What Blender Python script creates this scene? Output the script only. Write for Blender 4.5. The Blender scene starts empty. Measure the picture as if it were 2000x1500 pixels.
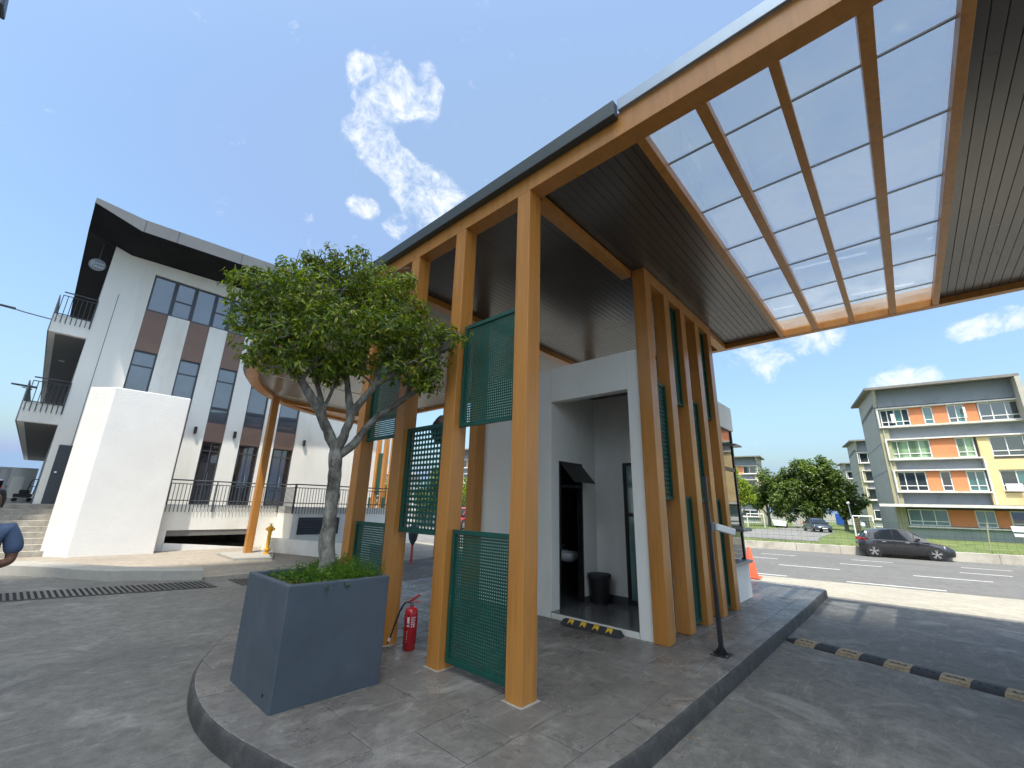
import bpy, bmesh, math, random
from mathutils import Vector, Matrix
random.seed(7)
scn = bpy.context.scene
COL = scn.collection

# ------------------------------------------------------------------ camera
cam_d = bpy.data.cameras.new("camera")
cam_d.sensor_width = 36.0
cam_d.lens = 14.83
cam_d.clip_start = 0.05
cam_d.clip_end = 6000
cam = bpy.data.objects.new("camera", cam_d)
COL.objects.link(cam)
cam.matrix_world = Matrix(((0.67089, -0.22163, -0.70766, 0.0),
                           (-0.74111, -0.16732, -0.65020, 0.0),
                           (0.02569, 0.96067, -0.27650, 1.55),
                           (0, 0, 0, 1)))
scn.camera = cam

# ------------------------------------------------------------------ sky, sun, exposure
SUN_DIR = Vector((0.355, 0.233, -0.905)).normalized()      # direction the light travels
world = bpy.data.worlds.new("World")
scn.world = world
world.use_nodes = True
wn, wl = world.node_tree.nodes, world.node_tree.links
wn.clear()
w_out = wn.new("ShaderNodeOutputWorld")
w_bg = wn.new("ShaderNodeBackground")
w_bg.inputs["Strength"].default_value = 0.15
w_sky = wn.new("ShaderNodeTexSky")
w_sky.sky_type = 'NISHITA'
w_sky.sun_disc = False
w_sky.sun_elevation = math.radians(64.8)
w_sky.sun_rotation = math.radians(236.7)
w_sky.air_density = 1.1
w_sky.dust_density = 4.6
w_sky.ozone_density = 1.6
w_sky.altitude = 0
w_tc = wn.new("ShaderNodeTexCoord")
# scattered fair weather cloud: soft cores broken up by noise on the view direction
CLOUDS = [(0.228,0.609,0.76,0.02),(0.255,0.614,0.747,0.0325),(0.27,0.59,0.761,0.0374),(0.298,0.599,0.743,0.0404),(0.269,0.634,0.725,0.0265),
 (0.324,0.586,0.743,0.0244),(0.327,0.542,0.774,0.0211),(0.346,0.545,0.764,0.0175),(0.353,0.564,0.746,0.0237),(0.276,0.671,0.688,0.0347),
 (0.299,0.655,0.694,0.0333),(0.317,0.67,0.671,0.036),(0.348,0.662,0.663,0.0368),(0.384,0.658,0.647,0.042),(0.427,0.652,0.627,0.0476),
 (0.462,0.634,0.62,0.0484),(0.43,0.678,0.597,0.0393),(0.322,0.741,0.589,0.0223),(0.346,0.731,0.588,0.0185),(0.396,0.719,0.571,0.0214),
 (0.933,0.178,0.312,0.044),(0.939,0.124,0.322,0.033),(0.944,0.075,0.32,0.031),(0.952,-0.105,0.288,0.016),(0.949,-0.128,0.29,0.018),
 (0.945,-0.149,0.292,0.019),(0.94,-0.17,0.296,0.02),(0.925,-0.22,0.30,0.03),(0.975,0.002,0.223,0.02),(0.974,-0.025,0.225,0.022),(0.973,-0.057,0.223,0.021),
 (0.86,-0.40,0.30,0.05),(0.80,-0.52,0.29,0.06),(-0.30,0.88,0.36,0.06),(-0.42,0.84,0.35,0.07),(-0.7,0.5,0.5,0.08),(-0.6,-0.6,0.5,0.07)]
acc = None
for (dx, dy, dz, r) in CLOUDS:
    n = math.sqrt(dx*dx+dy*dy+dz*dz)
    dot = wn.new("ShaderNodeVectorMath"); dot.operation = 'DOT_PRODUCT'
    dot.inputs[1].default_value = (dx/n, dy/n, dz/n)
    wl.new(w_tc.outputs["Generated"], dot.inputs[0])
    mr = wn.new("ShaderNodeMapRange"); mr.interpolation_type = 'SMOOTHSTEP'
    mr.inputs["From Min"].default_value = math.cos(r*1.55)
    mr.inputs["From Max"].default_value = 1.0
    wl.new(dot.outputs["Value"], mr.inputs["Value"])
    if acc is None:
        acc = mr.outputs["Result"]
    else:
        ad = wn.new("ShaderNodeMath"); ad.operation = 'ADD'
        wl.new(acc, ad.inputs[0]); wl.new(mr.outputs["Result"], ad.inputs[1]); acc = ad.outputs[0]
cl = wn.new("ShaderNodeMath"); cl.operation = 'MINIMUM'; cl.inputs[1].default_value = 1.0
wl.new(acc, cl.inputs[0])
nz = wn.new("ShaderNodeTexNoise"); nz.inputs["Scale"].default_value = 21; nz.inputs["Detail"].default_value = 9
nz.inputs["Roughness"].default_value = 0.68; nz.inputs["Distortion"].default_value = 0.35
wl.new(w_tc.outputs["Generated"], nz.inputs["Vector"])
ns = wn.new("ShaderNodeMath"); ns.operation = 'MULTIPLY_ADD'; ns.inputs[1].default_value = 3.6; ns.inputs[2].default_value = -2.15
wl.new(nz.outputs["Fac"], ns.inputs[0])
sm = wn.new("ShaderNodeMath"); sm.operation = 'ADD'
wl.new(cl.outputs[0], sm.inputs[0]); wl.new(ns.outputs[0], sm.inputs[1])
sh = wn.new("ShaderNodeMapRange"); sh.interpolation_type = 'SMOOTHSTEP'
sh.inputs["From Min"].default_value = 0.02; sh.inputs["From Max"].default_value = 1.5
wl.new(sm.outputs[0], sh.inputs["Value"])
# slight tint over the whole sky, less red and a little more blue
gm = wn.new("ShaderNodeGamma"); gm.inputs["Gamma"].default_value = 1.0
wl.new(w_sky.outputs[0], gm.inputs["Color"])
hs = wn.new("ShaderNodeMix"); hs.data_type = 'RGBA'; hs.blend_type = 'MULTIPLY'; hs.inputs["Factor"].default_value = 1.0
hs.inputs["B"].default_value = (0.875, 1.0, 1.03, 1)
wl.new(gm.outputs[0], hs.inputs["A"])
# pale haze so that the very horizon does not fall off to brown
hz_ = wn.new("ShaderNodeMix"); hz_.data_type = 'RGBA'; hz_.blend_type = 'LIGHTEN'; hz_.inputs["Factor"].default_value = 1.0
hz_.inputs["B"].default_value = (1.25, 1.85, 2.75, 1)
wl.new(hs.outputs["Result"], hz_.inputs["A"])
mx = wn.new("ShaderNodeMix"); mx.data_type = 'RGBA'
mx.inputs["B"].default_value = (3.9, 4.0, 4.1, 1)
wl.new(sh.outputs["Result"], mx.inputs["Factor"]); wl.new(hz_.outputs["Result"], mx.inputs["A"])
wl.new(mx.outputs["Result"], w_bg.inputs["Color"])
wl.new(w_bg.outputs[0], w_out.inputs["Surface"])

sun_d = bpy.data.lights.new("sun", 'SUN')
sun_d.energy = 3.1
sun_d.angle = math.radians(0.55)
sun_d.color = (1.0, 0.93, 0.82)
sun = bpy.data.objects.new("sun", sun_d)
sun.rotation_euler = SUN_DIR.to_track_quat('-Z', 'Y').to_euler()
sun.location = (-20, -13, 50)
COL.objects.link(sun)

scn.view_settings.view_transform = 'Standard'
scn.view_settings.look = 'None'
scn.view_settings.gamma = 1.0
scn.view_settings.use_curve_mapping = False
scn.view_settings.exposure = 1.0
scn.render.engine = 'CYCLES'
scn.cycles.max_bounces = 6
scn.cycles.diffuse_bounces = 3
scn.cycles.glossy_bounces = 3
scn.cycles.transmission_bounces = 4
scn.cycles.transparent_max_bounces = 12
scn.cycles.caustics_reflective = False
scn.cycles.caustics_refractive = False
scn.cycles.use_denoising = True
scn.cycles.use_adaptive_sampling = True
scn.cycles.adaptive_threshold = 0.02

# ------------------------------------------------------------------ materials
def _mat(name):
    m = bpy.data.materials.new(name); m.use_nodes = True
    nt = m.node_tree
    return m, nt, nt.nodes, nt.links, nt.nodes["Principled BSDF"]

def noise(N, L, tc, scale, detail=4, rough=0.55, stretch=None, dist=0.0):
    t = N.new("ShaderNodeTexNoise")
    t.inputs["Scale"].default_value = scale; t.inputs["Detail"].default_value = detail
    t.inputs["Roughness"].default_value = rough; t.inputs["Distortion"].default_value = dist
    if stretch:
        mp = N.new("ShaderNodeMapping"); mp.inputs["Scale"].default_value = stretch
        L.new(tc, mp.inputs["Vector"]); L.new(mp.outputs[0], t.inputs["Vector"])
    else:
        L.new(tc, t.inputs["Vector"])
    return t.outputs["Fac"]

def ramp(N, L, fac, stops):
    r = N.new("ShaderNodeValToRGB")
    while len(r.color_ramp.elements) < len(stops): r.color_ramp.elements.new(0.5)
    for e, (p, c) in zip(r.color_ramp.elements, stops):
        e.position = p; e.color = c if len(c) == 4 else (*c, 1)
    L.new(fac, r.inputs["Fac"]); return r.outputs["Color"]

def mixc(N, L, fac, a, b, mode='MIX'):
    m = N.new("ShaderNodeMix"); m.data_type = 'RGBA'; m.blend_type = mode
    if isinstance(fac, (int, float)): m.inputs["Factor"].default_value = fac
    else: L.new(fac, m.inputs["Factor"])
    for k, v in (("A", a), ("B", b)):
        if isinstance(v, (tuple, list)): m.inputs[k].default_value = (*v[:3], 1)
        else: L.new(v, m.inputs[k])
    return m.outputs["Result"]

def sc(c, k): return tuple(min(1.0, x*k) for x in c)

def pm(name, c, rough=0.6, var=0.12, scale=3.0, bump=0.0, bscale=60.0, metal=0.0, spec=0.5, stain=None, stain_c=None, stretch=None, coat=0.0, island=0.0, rvar=0.0):
    m, nt, N, L, P = _mat(name)
    tc = N.new("ShaderNodeTexCoord").outputs["Object"]
    n1 = noise(N, L, tc, scale, 5, 0.6, stretch)
    col = ramp(N, L, n1, [(0.3, sc(c, 1-var)), (0.7, sc(c, 1+var))])
    if stain:
        n2 = noise(N, L, tc, stain, 6, 0.65, stretch, 0.4)
        f = ramp(N, L, n2, [(0.5, (0, 0, 0)), (0.72, (1, 1, 1))])
        col = mixc(N, L, f, col, stain_c or sc(c, 0.6))
    if island:
        g = N.new("ShaderNodeNewGeometry")
        f = ramp(N, L, g.outputs["Random Per Island"], [(0, sc((1, 1, 1), 1-island)), (1, (1, 1, 1))])
        col = mixc(N, L, 1.0, col, f, 'MULTIPLY')
    L.new(col, P.inputs["Base Color"])
    P.inputs["Metallic"].default_value = metal
    P.inputs["Specular IOR Level"].default_value = spec
    P.inputs["Coat Weight"].default_value = coat
    if rvar:
        n4 = noise(N, L, tc, scale*2.3, 4)
        mr = N.new("ShaderNodeMapRange"); mr.inputs["From Min"].default_value = 0.3; mr.inputs["From Max"].default_value = 0.7
        mr.inputs["To Min"].default_value = rough-rvar; mr.inputs["To Max"].default_value = rough+rvar
        L.new(n4, mr.inputs["Value"]); L.new(mr.outputs[0], P.inputs["Roughness"])
    else:
        P.inputs["Roughness"].default_value = rough
    if bump:
        n3 = noise(N, L, tc, bscale, 4, 0.6)
        b = N.new("ShaderNodeBump"); b.inputs["Strength"].default_value = bump; b.inputs["Distance"].default_value = 0.01
        L.new(n3, b.inputs["Height"]); L.new(b.outputs[0], P.inputs["Normal"])
    return m

M = {}
M['orange'] = pm('bronze_orange_paint', (0.47, 0.205, 0.047), 0.34, 0.10, 1.6, 0.03, 160, spec=0.45, stretch=(9, 9, 0.7), rvar=0.07, stain=1.1, stain_c=(0.37, 0.155, 0.036))
M['soffit'] = pm('brown_soffit_board', (0.074, 0.061, 0.052), 0.25, 0.10, 1.2, 0.0, 30, stretch=(0.4, 3, 3), spec=0.8)
M['soffit_light'] = pm('pale_soffit_sheet', (0.23, 0.20, 0.16), 0.25, 0.08, 1.2, 0.02, 20)
M['fascia'] = pm('dark_grey_metal_trim', (0.05, 0.066, 0.072), 0.42, 0.12, 2.5, spec=0.5)
M['flashing'] = pm('pale_metal_flashing', (0.30, 0.36, 0.42), 0.28, 0.08, 2.0, metal=0.6)
M['green'] = pm('green_perforated_steel', (0.003, 0.066, 0.050), 0.48, 0.12, 3.0, spec=0.5)
M['plaster'] = pm('white_render', (0.83, 0.815, 0.765), 0.85, 0.04, 1.4, 0.35, 95, stain=0.9, stain_c=(0.70, 0.68, 0.60), stretch=(1, 1, 0.22))
M['plaster_rough'] = pm('rough_white_render', (0.74, 0.735, 0.72), 0.9, 0.04, 1.2, 0.9, 26)
M['navy'] = pm('slate_blue_concrete_paint', (0.07, 0.089, 0.114), 0.62, 0.10, 2.2, 0.16, 70, stain=1.3, stain_c=(0.056, 0.072, 0.094), rvar=0.08)
M['soil'] = pm('dry_potting_soil', (0.09, 0.055, 0.035), 0.95, 0.4, 40, 0.8, 60)
M['black'] = pm('black_plastic', (0.015, 0.015, 0.017), 0.5, 0.2, 8)
M['black_metal'] = pm('black_painted_steel', (0.016, 0.017, 0.019), 0.4, 0.2, 6)
M['rubber'] = pm('black_rubber', (0.028, 0.03, 0.034), 0.75, 0.25, 9, 0.3, 90)
M['rubber_tan'] = pm('faded_yellow_rubber', (0.30, 0.235, 0.145), 0.75, 0.22, 14, 0.3, 90, stain=20, stain_c=(0.12, 0.09, 0.06))
M['yellow'] = pm('yellow_marking', (0.75, 0.47, 0.03), 0.55, 0.1, 10)
M['red'] = pm('red_enamel', (0.42, 0.014, 0.02), 0.25, 0.08, 6, spec=0.6)
M['white'] = pm('white_paint', (0.78, 0.78, 0.77), 0.5, 0.04, 3)
M['offwhite'] = pm('off_white_label', (0.7, 0.7, 0.72), 0.5, 0.1, 30)
M['blue_label'] = pm('blue_print', (0.05, 0.09, 0.35), 0.5, 0.1, 20)
M['porcelain'] = pm('white_porcelain', (0.8, 0.8, 0.8), 0.12, 0.02, 3)
M['grey_metal'] = pm('grey_steel', (0.20, 0.215, 0.23), 0.4, 0.1, 5, metal=0.3)
M['rail'] = pm('dark_grey_railing', (0.052, 0.06, 0.075), 0.45, 0.1, 5)
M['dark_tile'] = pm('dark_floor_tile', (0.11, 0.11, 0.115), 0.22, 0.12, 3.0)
M['dark_wall'] = pm('dark_interior_wall', (0.12, 0.11, 0.09), 0.6, 0.1, 2.0)  # dark brown-grey base colour of the washroom back wall
M['brown_panel'] = pm('brown_facade_panel', (0.215, 0.135, 0.105), 0.6, 0.07, 2.0, 0.1, 60)
M['roof_dark'] = pm('dark_soffit', (0.016, 0.0165, 0.018), 0.7, 0.25, 1.2, spec=0.15)
M['roof_fascia'] = pm('grey_roof_fascia', (0.16, 0.165, 0.17), 0.45, 0.07, 1.0, metal=0.2)
M['grey_conc'] = pm('grey_soffit_concrete', (0.17, 0.166, 0.16), 0.8, 0.08, 1.5)
M['hydrant'] = pm('yellow_hydrant_paint', (0.72, 0.36, 0.02), 0.4, 0.1, 8)
M['orange_apt'] = pm('orange_wall_paint', (0.70, 0.25, 0.11), 0.75, 0.05, 1.0)
M['yellow_apt'] = pm('cream_yellow_wall_paint', (0.72, 0.55, 0.29), 0.8, 0.06, 0.6, stain=0.5, stain_c=(0.62, 0.44, 0.2))
M['grey_apt'] = pm('blue_grey_wall_paint', (0.25, 0.275, 0.31), 0.8, 0.08, 0.5, stain=0.7, stain_c=(0.2, 0.22, 0.24))
M['side_apt'] = pm('warm_grey_wall_paint', (0.45, 0.43, 0.37), 0.85, 0.07, 0.6, stain=0.6, stain_c=(0.37, 0.35, 0.29))
M['olive_apt'] = pm('olive_pier_paint', (0.36, 0.34, 0.22), 0.85, 0.07, 0.8)
M['ledge'] = pm('white_ledge', (0.68, 0.66, 0.62), 0.75, 0.06, 1.5, stain=2.0, stain_c=(0.5, 0.48, 0.44))
M['roof_apt'] = pm('weathered_roof', (0.21, 0.20, 0.19), 0.8, 0.15, 1.2)
M['plinth_apt'] = pm('green_grey_plinth', (0.27, 0.30, 0.29), 0.85, 0.08, 0.7)
M['tan'] = pm('tan_cardboard', (0.5, 0.36, 0.2), 0.8, 0.1, 5)
M['blue'] = pm('blue_tarpaulin', (0.03, 0.12, 0.5), 0.5, 0.1, 5)
M['cone'] = pm('orange_red_plastic', (0.85, 0.10, 0.04), 0.45, 0.06, 5)
M['shirt'] = pm('blue_grey_shirt', (0.09, 0.13, 0.22), 0.9, 0.15, 12, 0.4, 120)
M['skin'] = pm('brown_skin', (0.20, 0.095, 0.06), 0.55, 0.1, 10)
M['hair'] = pm('black_hair', (0.012, 0.010, 0.010), 0.5, 0.3, 40, 0.5, 200)
M['trousers'] = pm('dark_trousers', (0.03, 0.032, 0.04), 0.9, 0.15, 12)
M['bag'] = pm('dark_plastic_wrap', (0.035, 0.022, 0.025), 0.38, 0.3, 9, 0.9, 30)
M['tyre'] = pm('tyre_rubber', (0.018, 0.018, 0.02), 0.8, 0.15, 12)
M['alloy'] = pm('alloy_wheel', (0.55, 0.55, 0.56), 0.3, 0.05, 6, metal=0.8)
M['car_grey'] = pm('dark_grey_car_paint', (0.030, 0.031, 0.036), 0.22, 0.05, 2, metal=0.35, spec=0.6, coat=0.8)
M['car_blue'] = pm('slate_car_paint', (0.06, 0.075, 0.10), 0.22, 0.05, 2, metal=0.3, spec=0.6, coat=0.8)
M['car_red'] = pm('red_car_paint', (0.35, 0.02, 0.02), 0.25, 0.05, 2, spec=0.6, coat=0.8)
M['car_glass'] = pm('tinted_car_glass', (0.012, 0.014, 0.018), 0.06, 0.02, 2, spec=0.9)
M['tail'] = pm('red_lamp_lens', (0.55, 0.02, 0.02), 0.15, 0.05, 6)
M['lens'] = pm('clear_lamp_lens', (0.7, 0.72, 0.75), 0.1, 0.05, 6, spec=0.8)
M['chrome'] = pm('bright_trim', (0.75, 0.75, 0.75), 0.15, 0.03, 4, metal=1.0)
M['louvre'] = pm('dark_louvre', (0.035, 0.035, 0.04), 0.45, 0.1, 5)
M['paint_line'] = pm('worn_road_paint', (0.66, 0.65, 0.62), 0.8, 0.08, 4, stain=7, stain_c=(0.36, 0.35, 0.34))
M['kerb_far'] = pm('weathered_kerb_concrete', (0.40, 0.375, 0.325), 0.9, 0.14, 1.2, 0.3, 40, stain=0.9, stain_c=(0.24, 0.22, 0.18))
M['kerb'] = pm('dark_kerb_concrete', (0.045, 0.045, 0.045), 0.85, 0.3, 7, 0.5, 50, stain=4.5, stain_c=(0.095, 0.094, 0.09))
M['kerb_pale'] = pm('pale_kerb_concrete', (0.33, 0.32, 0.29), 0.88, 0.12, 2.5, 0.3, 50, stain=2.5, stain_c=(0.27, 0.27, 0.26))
M['grate'] = pm('galvanised_grate', (0.10, 0.098, 0.094), 0.5, 0.25, 6, metal=0.3)
M['pit'] = pm('drain_pit', (0.008, 0.008, 0.008), 0.9, 0.2, 6)
M['tower'] = pm('pale_tower_wall', (0.6, 0.6, 0.58), 0.85, 0.05, 0.3)
M['red_stripe'] = pm('red_barrier_paint', (0.55, 0.05, 0.04), 0.5, 0.1, 5)
M['house'] = pm('white_house_wall', (0.62, 0.62, 0.6), 0.85, 0.05, 0.5)

def glass_dark(name, c, rough=0.03, sky=0.0):
    m, nt, N, L, P = _mat(name)
    tc = N.new("ShaderNodeTexCoord").outputs["Object"]
    col = ramp(N, L, noise(N, L, tc, 0.7, 3), [(0.3, sc(c, 0.75)), (0.7, sc(c, 1.3))])
    L.new(col, P.inputs["Base Color"])
    P.inputs["Roughness"].default_value = rough
    P.inputs["Specular IOR Level"].default_value = 1.0
    P.inputs["IOR"].default_value = 1.75
    b = N.new("ShaderNodeBump"); b.inputs["Strength"].default_value = 0.04; b.inputs["Distance"].default_value = 0.02
    L.new(noise(N, L, tc, 1.3, 2), b.inputs["Height"]); L.new(b.outputs[0], P.inputs["Normal"])
    return m
M['win'] = glass_dark('blue_grey_window_glass', (0.085, 0.10, 0.125))
M['door_glass'] = glass_dark('dark_door_glass', (0.014, 0.016, 0.022))
M['win_dark'] = glass_dark('dark_apartment_glass', (0.022, 0.03, 0.035))
M['win_teal'] = glass_dark('teal_apartment_glass', (0.05, 0.15, 0.14), 0.12)

def curtain(name, c):
    m, nt, N, L, P = _mat(name)
    tc = N.new("ShaderNodeTexCoord").outputs["Object"]
    w = N.new("ShaderNodeTexWave"); w.inputs["Scale"].default_value = 2.2; w.inputs["Distortion"].default_value = 3.0
    mp = N.new("ShaderNodeMapping"); mp.inputs["Scale"].default_value = (1.0, 1.0, 0.08)
    L.new(tc, mp.inputs["Vector"]); L.new(mp.outputs[0], w.inputs["Vector"])
    L.new(ramp(N, L, w.outputs["Fac"], [(0.1, sc(c, 0.45)), (0.8, c)]), P.inputs["Base Color"])
    P.inputs["Roughness"].default_value = 0.12
    P.inputs["Specular IOR Level"].default_value = 0.8
    return m
M['curtain_green'] = curtain('green_curtain_behind_glass', (0.27, 0.42, 0.24))
M['curtain_teal'] = curtain('teal_curtain_behind_glass', (0.16, 0.34, 0.32))

def canopy_glass():
    m = bpy.data.materials.new('canopy_glass'); m.use_nodes = True
    N, L = m.node_tree.nodes, m.node_tree.links
    N.clear()
    out = N.new("ShaderNodeOutputMaterial")
    tc = N.new("ShaderNodeTexCoord").outputs["Object"]
    tr = N.new("ShaderNodeBsdfTransparent"); tr.inputs[0].default_value = (0.82, 0.835, 0.835, 1)
    gl = N.new("ShaderNodeBsdfGlossy"); gl.inputs["Roughness"].default_value = 0.02; gl.inputs[0].default_value = (0.95, 0.97, 1, 1)
    df = N.new("ShaderNodeBsdfTranslucent"); df.inputs[0].default_value = (0.52, 0.53, 0.52, 1)
    ge = N.new("ShaderNodeNewGeometry")
    dt = N.new("ShaderNodeVectorMath"); dt.operation = 'DOT_PRODUCT'
    L.new(ge.outputs["Incoming"], dt.inputs[0]); L.new(ge.outputs["Normal"], dt.inputs[1])
    ab = N.new("ShaderNodeMath"); ab.operation = 'ABSOLUTE'; L.new(dt.outputs["Value"], ab.inputs[0])
    om = N.new("ShaderNodeMath"); om.operation = 'SUBTRACT'; om.inputs[0].default_value = 1.0; L.new(ab.outputs[0], om.inputs[1])
    pw = N.new("ShaderNodeMath"); pw.operation = 'POWER'; pw.inputs[1].default_value = 5.0; L.new(om.outputs[0], pw.inputs[0])
    fr = N.new("ShaderNodeMath"); fr.operation = 'MULTIPLY_ADD'; fr.inputs[1].default_value = 0.95; fr.inputs[2].default_value = 0.045; L.new(pw.outputs[0], fr.inputs[0])
    dirt = ramp(N, L, noise(N, L, tc, 2.2, 8, 0.7), [(0.35, (0.08, 0.08, 0.08)), (0.75, (0.27, 0.27, 0.27))])
    spots = ramp(N, L, noise(N, L, tc, 14, 3, 0.5), [(0.72, (0, 0, 0)), (0.80, (0.25, 0.25, 0.25))])
    ad = mixc(N, L, 1.0, dirt, spots, 'ADD')
    m1 = N.new("ShaderNodeMixShader"); L.new(ad, m1.inputs[0]); L.new(tr.outputs[0], m1.inputs[1]); L.new(df.outputs[0], m1.inputs[2])
    m2 = N.new("ShaderNodeMixShader"); L.new(fr.outputs[0], m2.inputs[0]); L.new(m1.outputs[0], m2.inputs[1]); L.new(gl.outputs[0], m2.inputs[2])
    L.new(m2.outputs[0], out.inputs["Surface"])
    return m
M['glass'] = canopy_glass()

def leaf(name, c1, c2, c3, scale=1.5, trans=0.35):
    m = bpy.data.materials.new(name); m.use_nodes = True
    N, L = m.node_tree.nodes, m.node_tree.links
    P = N["Principled BSDF"]; out = N["Material Output"]
    g = N.new("ShaderNodeNewGeometry")
    tc = N.new("ShaderNodeTexCoord").outputs["Object"]
    a = ramp(N, L, g.outputs["Random Per Island"], [(0.0, c1), (0.6, c2), (1.0, c3)])
    b = ramp(N, L, noise(N, L, tc, scale, 3), [(0.3, (0.72, 0.75, 0.7)), (0.7, (1.15, 1.15, 1.0))])
    col = mixc(N, L, 1.0, a, b, 'MULTIPLY')
    L.new(col, P.inputs["Base Color"]); P.inputs["Roughness"].default_value = 0.38; P.inputs["Specular IOR Level"].default_value = 0.5
    t = N.new("ShaderNodeBsdfTranslucent")
    L.new(mixc(N, L, 1.0, col, (1.5, 1.6, 0.6), 'MULTIPLY'), t.inputs[0])
    ms = N.new("ShaderNodeMixShader"); ms.inputs[0].default_value = trans
    L.new(P.outputs[0], ms.inputs[1]); L.new(t.outputs[0], ms.inputs[2]); L.new(ms.outputs[0], out.inputs["Surface"])
    return m
M['leaf'] = leaf('glossy_tree_leaf', (0.06, 0.11, 0.014), (0.15, 0.22, 0.022), (0.42, 0.42, 0.05), trans=0.40)
M['leaf_far'] = leaf('broad_tree_leaf', (0.06, 0.105, 0.025), (0.10, 0.16, 0.035), (0.18, 0.21, 0.045), 0.35)
M['leaf_yellow'] = leaf('yellow_green_leaf', (0.12, 0.2, 0.02), (0.22, 0.3, 0.02), (0.35, 0.36, 0.03), 0.5)
M['leaf_low'] = leaf('weed_leaf', (0.05, 0.13, 0.015), (0.09, 0.20, 0.02), (0.16, 0.25, 0.03), 6.0)
M['dry_leaf'] = leaf('dry_leaf', (0.18, 0.09, 0.03), (0.28, 0.15, 0.05), (0.35, 0.2, 0.07), 6.0, 0.1)
M['blade'] = leaf('grass_blade', (0.08, 0.15, 0.02), (0.13, 0.2, 0.03), (0.24, 0.25, 0.06), 2.0)

def bark():
    m, nt, N, L, P = _mat('mottled_bark')
    tc = N.new("ShaderNodeTexCoord").outputs["Object"]
    n1 = noise(N, L, tc, 9, 6, 0.65, (1, 1, 0.45), 0.5)
    col = ramp(N, L, n1, [(0.28, (0.05, 0.042, 0.033)), (0.48, (0.17, 0.155, 0.13)), (0.68, (0.40, 0.385, 0.34))])
    n2 = noise(N, L, tc, 26, 4, 0.6)
    col = mixc(N, L, ramp(N, L, n2, [(0.56, (0, 0, 0)), (0.66, (0.7, 0.7, 0.7))]), col, (0.30, 0.31, 0.26))
    n5 = noise(N, L, tc, 3.5, 4, 0.6)
    col = mixc(N, L, ramp(N, L, n5, [(0.55, (0, 0, 0)), (0.68, (0.75, 0.75, 0.75))]), col, (0.05, 0.047, 0.035))
    L.new(col, P.inputs["Base Color"]); P.inputs["Roughness"].default_value = 0.92
    b = N.new("ShaderNodeBump"); b.inputs["Strength"].default_value = 0.8; b.inputs["Distance"].default_value = 0.012
    L.new(noise(N, L, tc, 34, 5, 0.7, (1, 1, 0.4)), b.inputs["Height"]); L.new(b.outputs[0], P.inputs["Normal"])
    return m
M['bark'] = bark()

def concrete(name, c, dark, light, s=1.0, rough=0.8, bump=0.35, streak=(1, 1, 1), lw=0.6, dw=0.7, rlow=None):
    m, nt, N, L, P = _mat(name)
    tc = N.new("ShaderNodeTexCoord").outputs["Object"]
    base = ramp(N, L, noise(N, L, tc, 9*s, 9, 0.75), [(0.3, sc(c, 0.62)), (0.7, sc(c, 1.35))])
    big = noise(N, L, tc, 0.42*s, 6, 0.62, streak, 0.6)
    col = mixc(N, L, ramp(N, L, big, [(0.46, (0, 0, 0)), (0.66, (dw, dw, dw))]), base, dark)
    pat = noise(N, L, tc, 1.15*s, 9, 0.72, streak, 0.9)
    col = mixc(N, L, ramp(N, L, pat, [(0.52, (0, 0, 0)), (0.66, (lw, lw, lw))]), col, light)
    scr = noise(N, L, tc, 5.0*s, 8, 0.8, (0.35, 1.6, 1), 1.2)
    col = mixc(N, L, ramp(N, L, scr, [(0.56, (0, 0, 0)), (0.63, (lw*0.6, lw*0.6, lw*0.6))]), col, light)
    fine = noise(N, L, tc, 55*s, 5, 0.7)
    col = mixc(N, L, 0.35, col, ramp(N, L, fine, [(0.3, (0.55, 0.55, 0.55)), (0.7, (1.25, 1.25, 1.25))]), 'MULTIPLY')
    L.new(col, P.inputs["Base Color"])
    if rlow:
        mr = N.new("ShaderNodeMapRange"); mr.inputs["From Min"].default_value = 0.4; mr.inputs["From Max"].default_value = 0.65
        mr.inputs["To Min"].default_value = rlow; mr.inputs["To Max"].default_value = rough
        L.new(noise(N, L, tc, 1.7*s, 5, 0.6), mr.inputs["Value"]); L.new(mr.outputs[0], P.inputs["Roughness"])
    else:
        P.inputs["Roughness"].default_value = rough
    b = N.new("ShaderNodeBump"); b.inputs["Strength"].default_value = bump; b.inputs["Distance"].default_value = 0.008
    h = N.new("ShaderNodeMath"); h.operation = 'ADD'
    L.new(noise(N, L, tc, 38*s, 6, 0.7), h.inputs[0]); L.new(noise(N, L, tc, 6*s, 5, 0.7), h.inputs[1])
    L.new(h.outputs[0], b.inputs["Height"]); L.new(b.outputs[0], P.inputs["Normal"])
    return m
M['drive'] = concrete('stained_driveway_concrete', (0.152, 0.146, 0.134), (0.085, 0.083, 0.078), (0.30, 0.29, 0.268), 1.0, 0.82, 0.5)
M['slab'] = concrete('stamped_paving', (0.17, 0.158, 0.147), (0.088, 0.082, 0.077), (0.31, 0.298, 0.28), 1.5, 0.58, 0.7, rlow=0.26, lw=0.75)
M['joint'] = pm('paving_joint', (0.12, 0.115, 0.11), 0.9, 0.2, 12)
M['forecourt'] = concrete('tan_forecourt_paving', (0.30, 0.265, 0.22), (0.21, 0.185, 0.155), (0.38, 0.34, 0.28), 0.8, 0.85, 0.3, (1, 2.5, 1))
M['apron'] = concrete('pale_apron_concrete', (0.36, 0.335, 0.27), (0.29, 0.265, 0.215), (0.42, 0.395, 0.325), 0.8, 0.88, 0.3)
M['asphalt'] = concrete('grey_asphalt', (0.14, 0.138, 0.13), (0.115, 0.113, 0.107), (0.17, 0.168, 0.16), 0.5, 0.9, 0.25, (1, 0.3, 1))
M['lot'] = concrete('car_park_asphalt', (0.19, 0.188, 0.18), (0.15, 0.148, 0.14), (0.24, 0.235, 0.22), 0.4, 0.9, 0.2)
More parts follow.
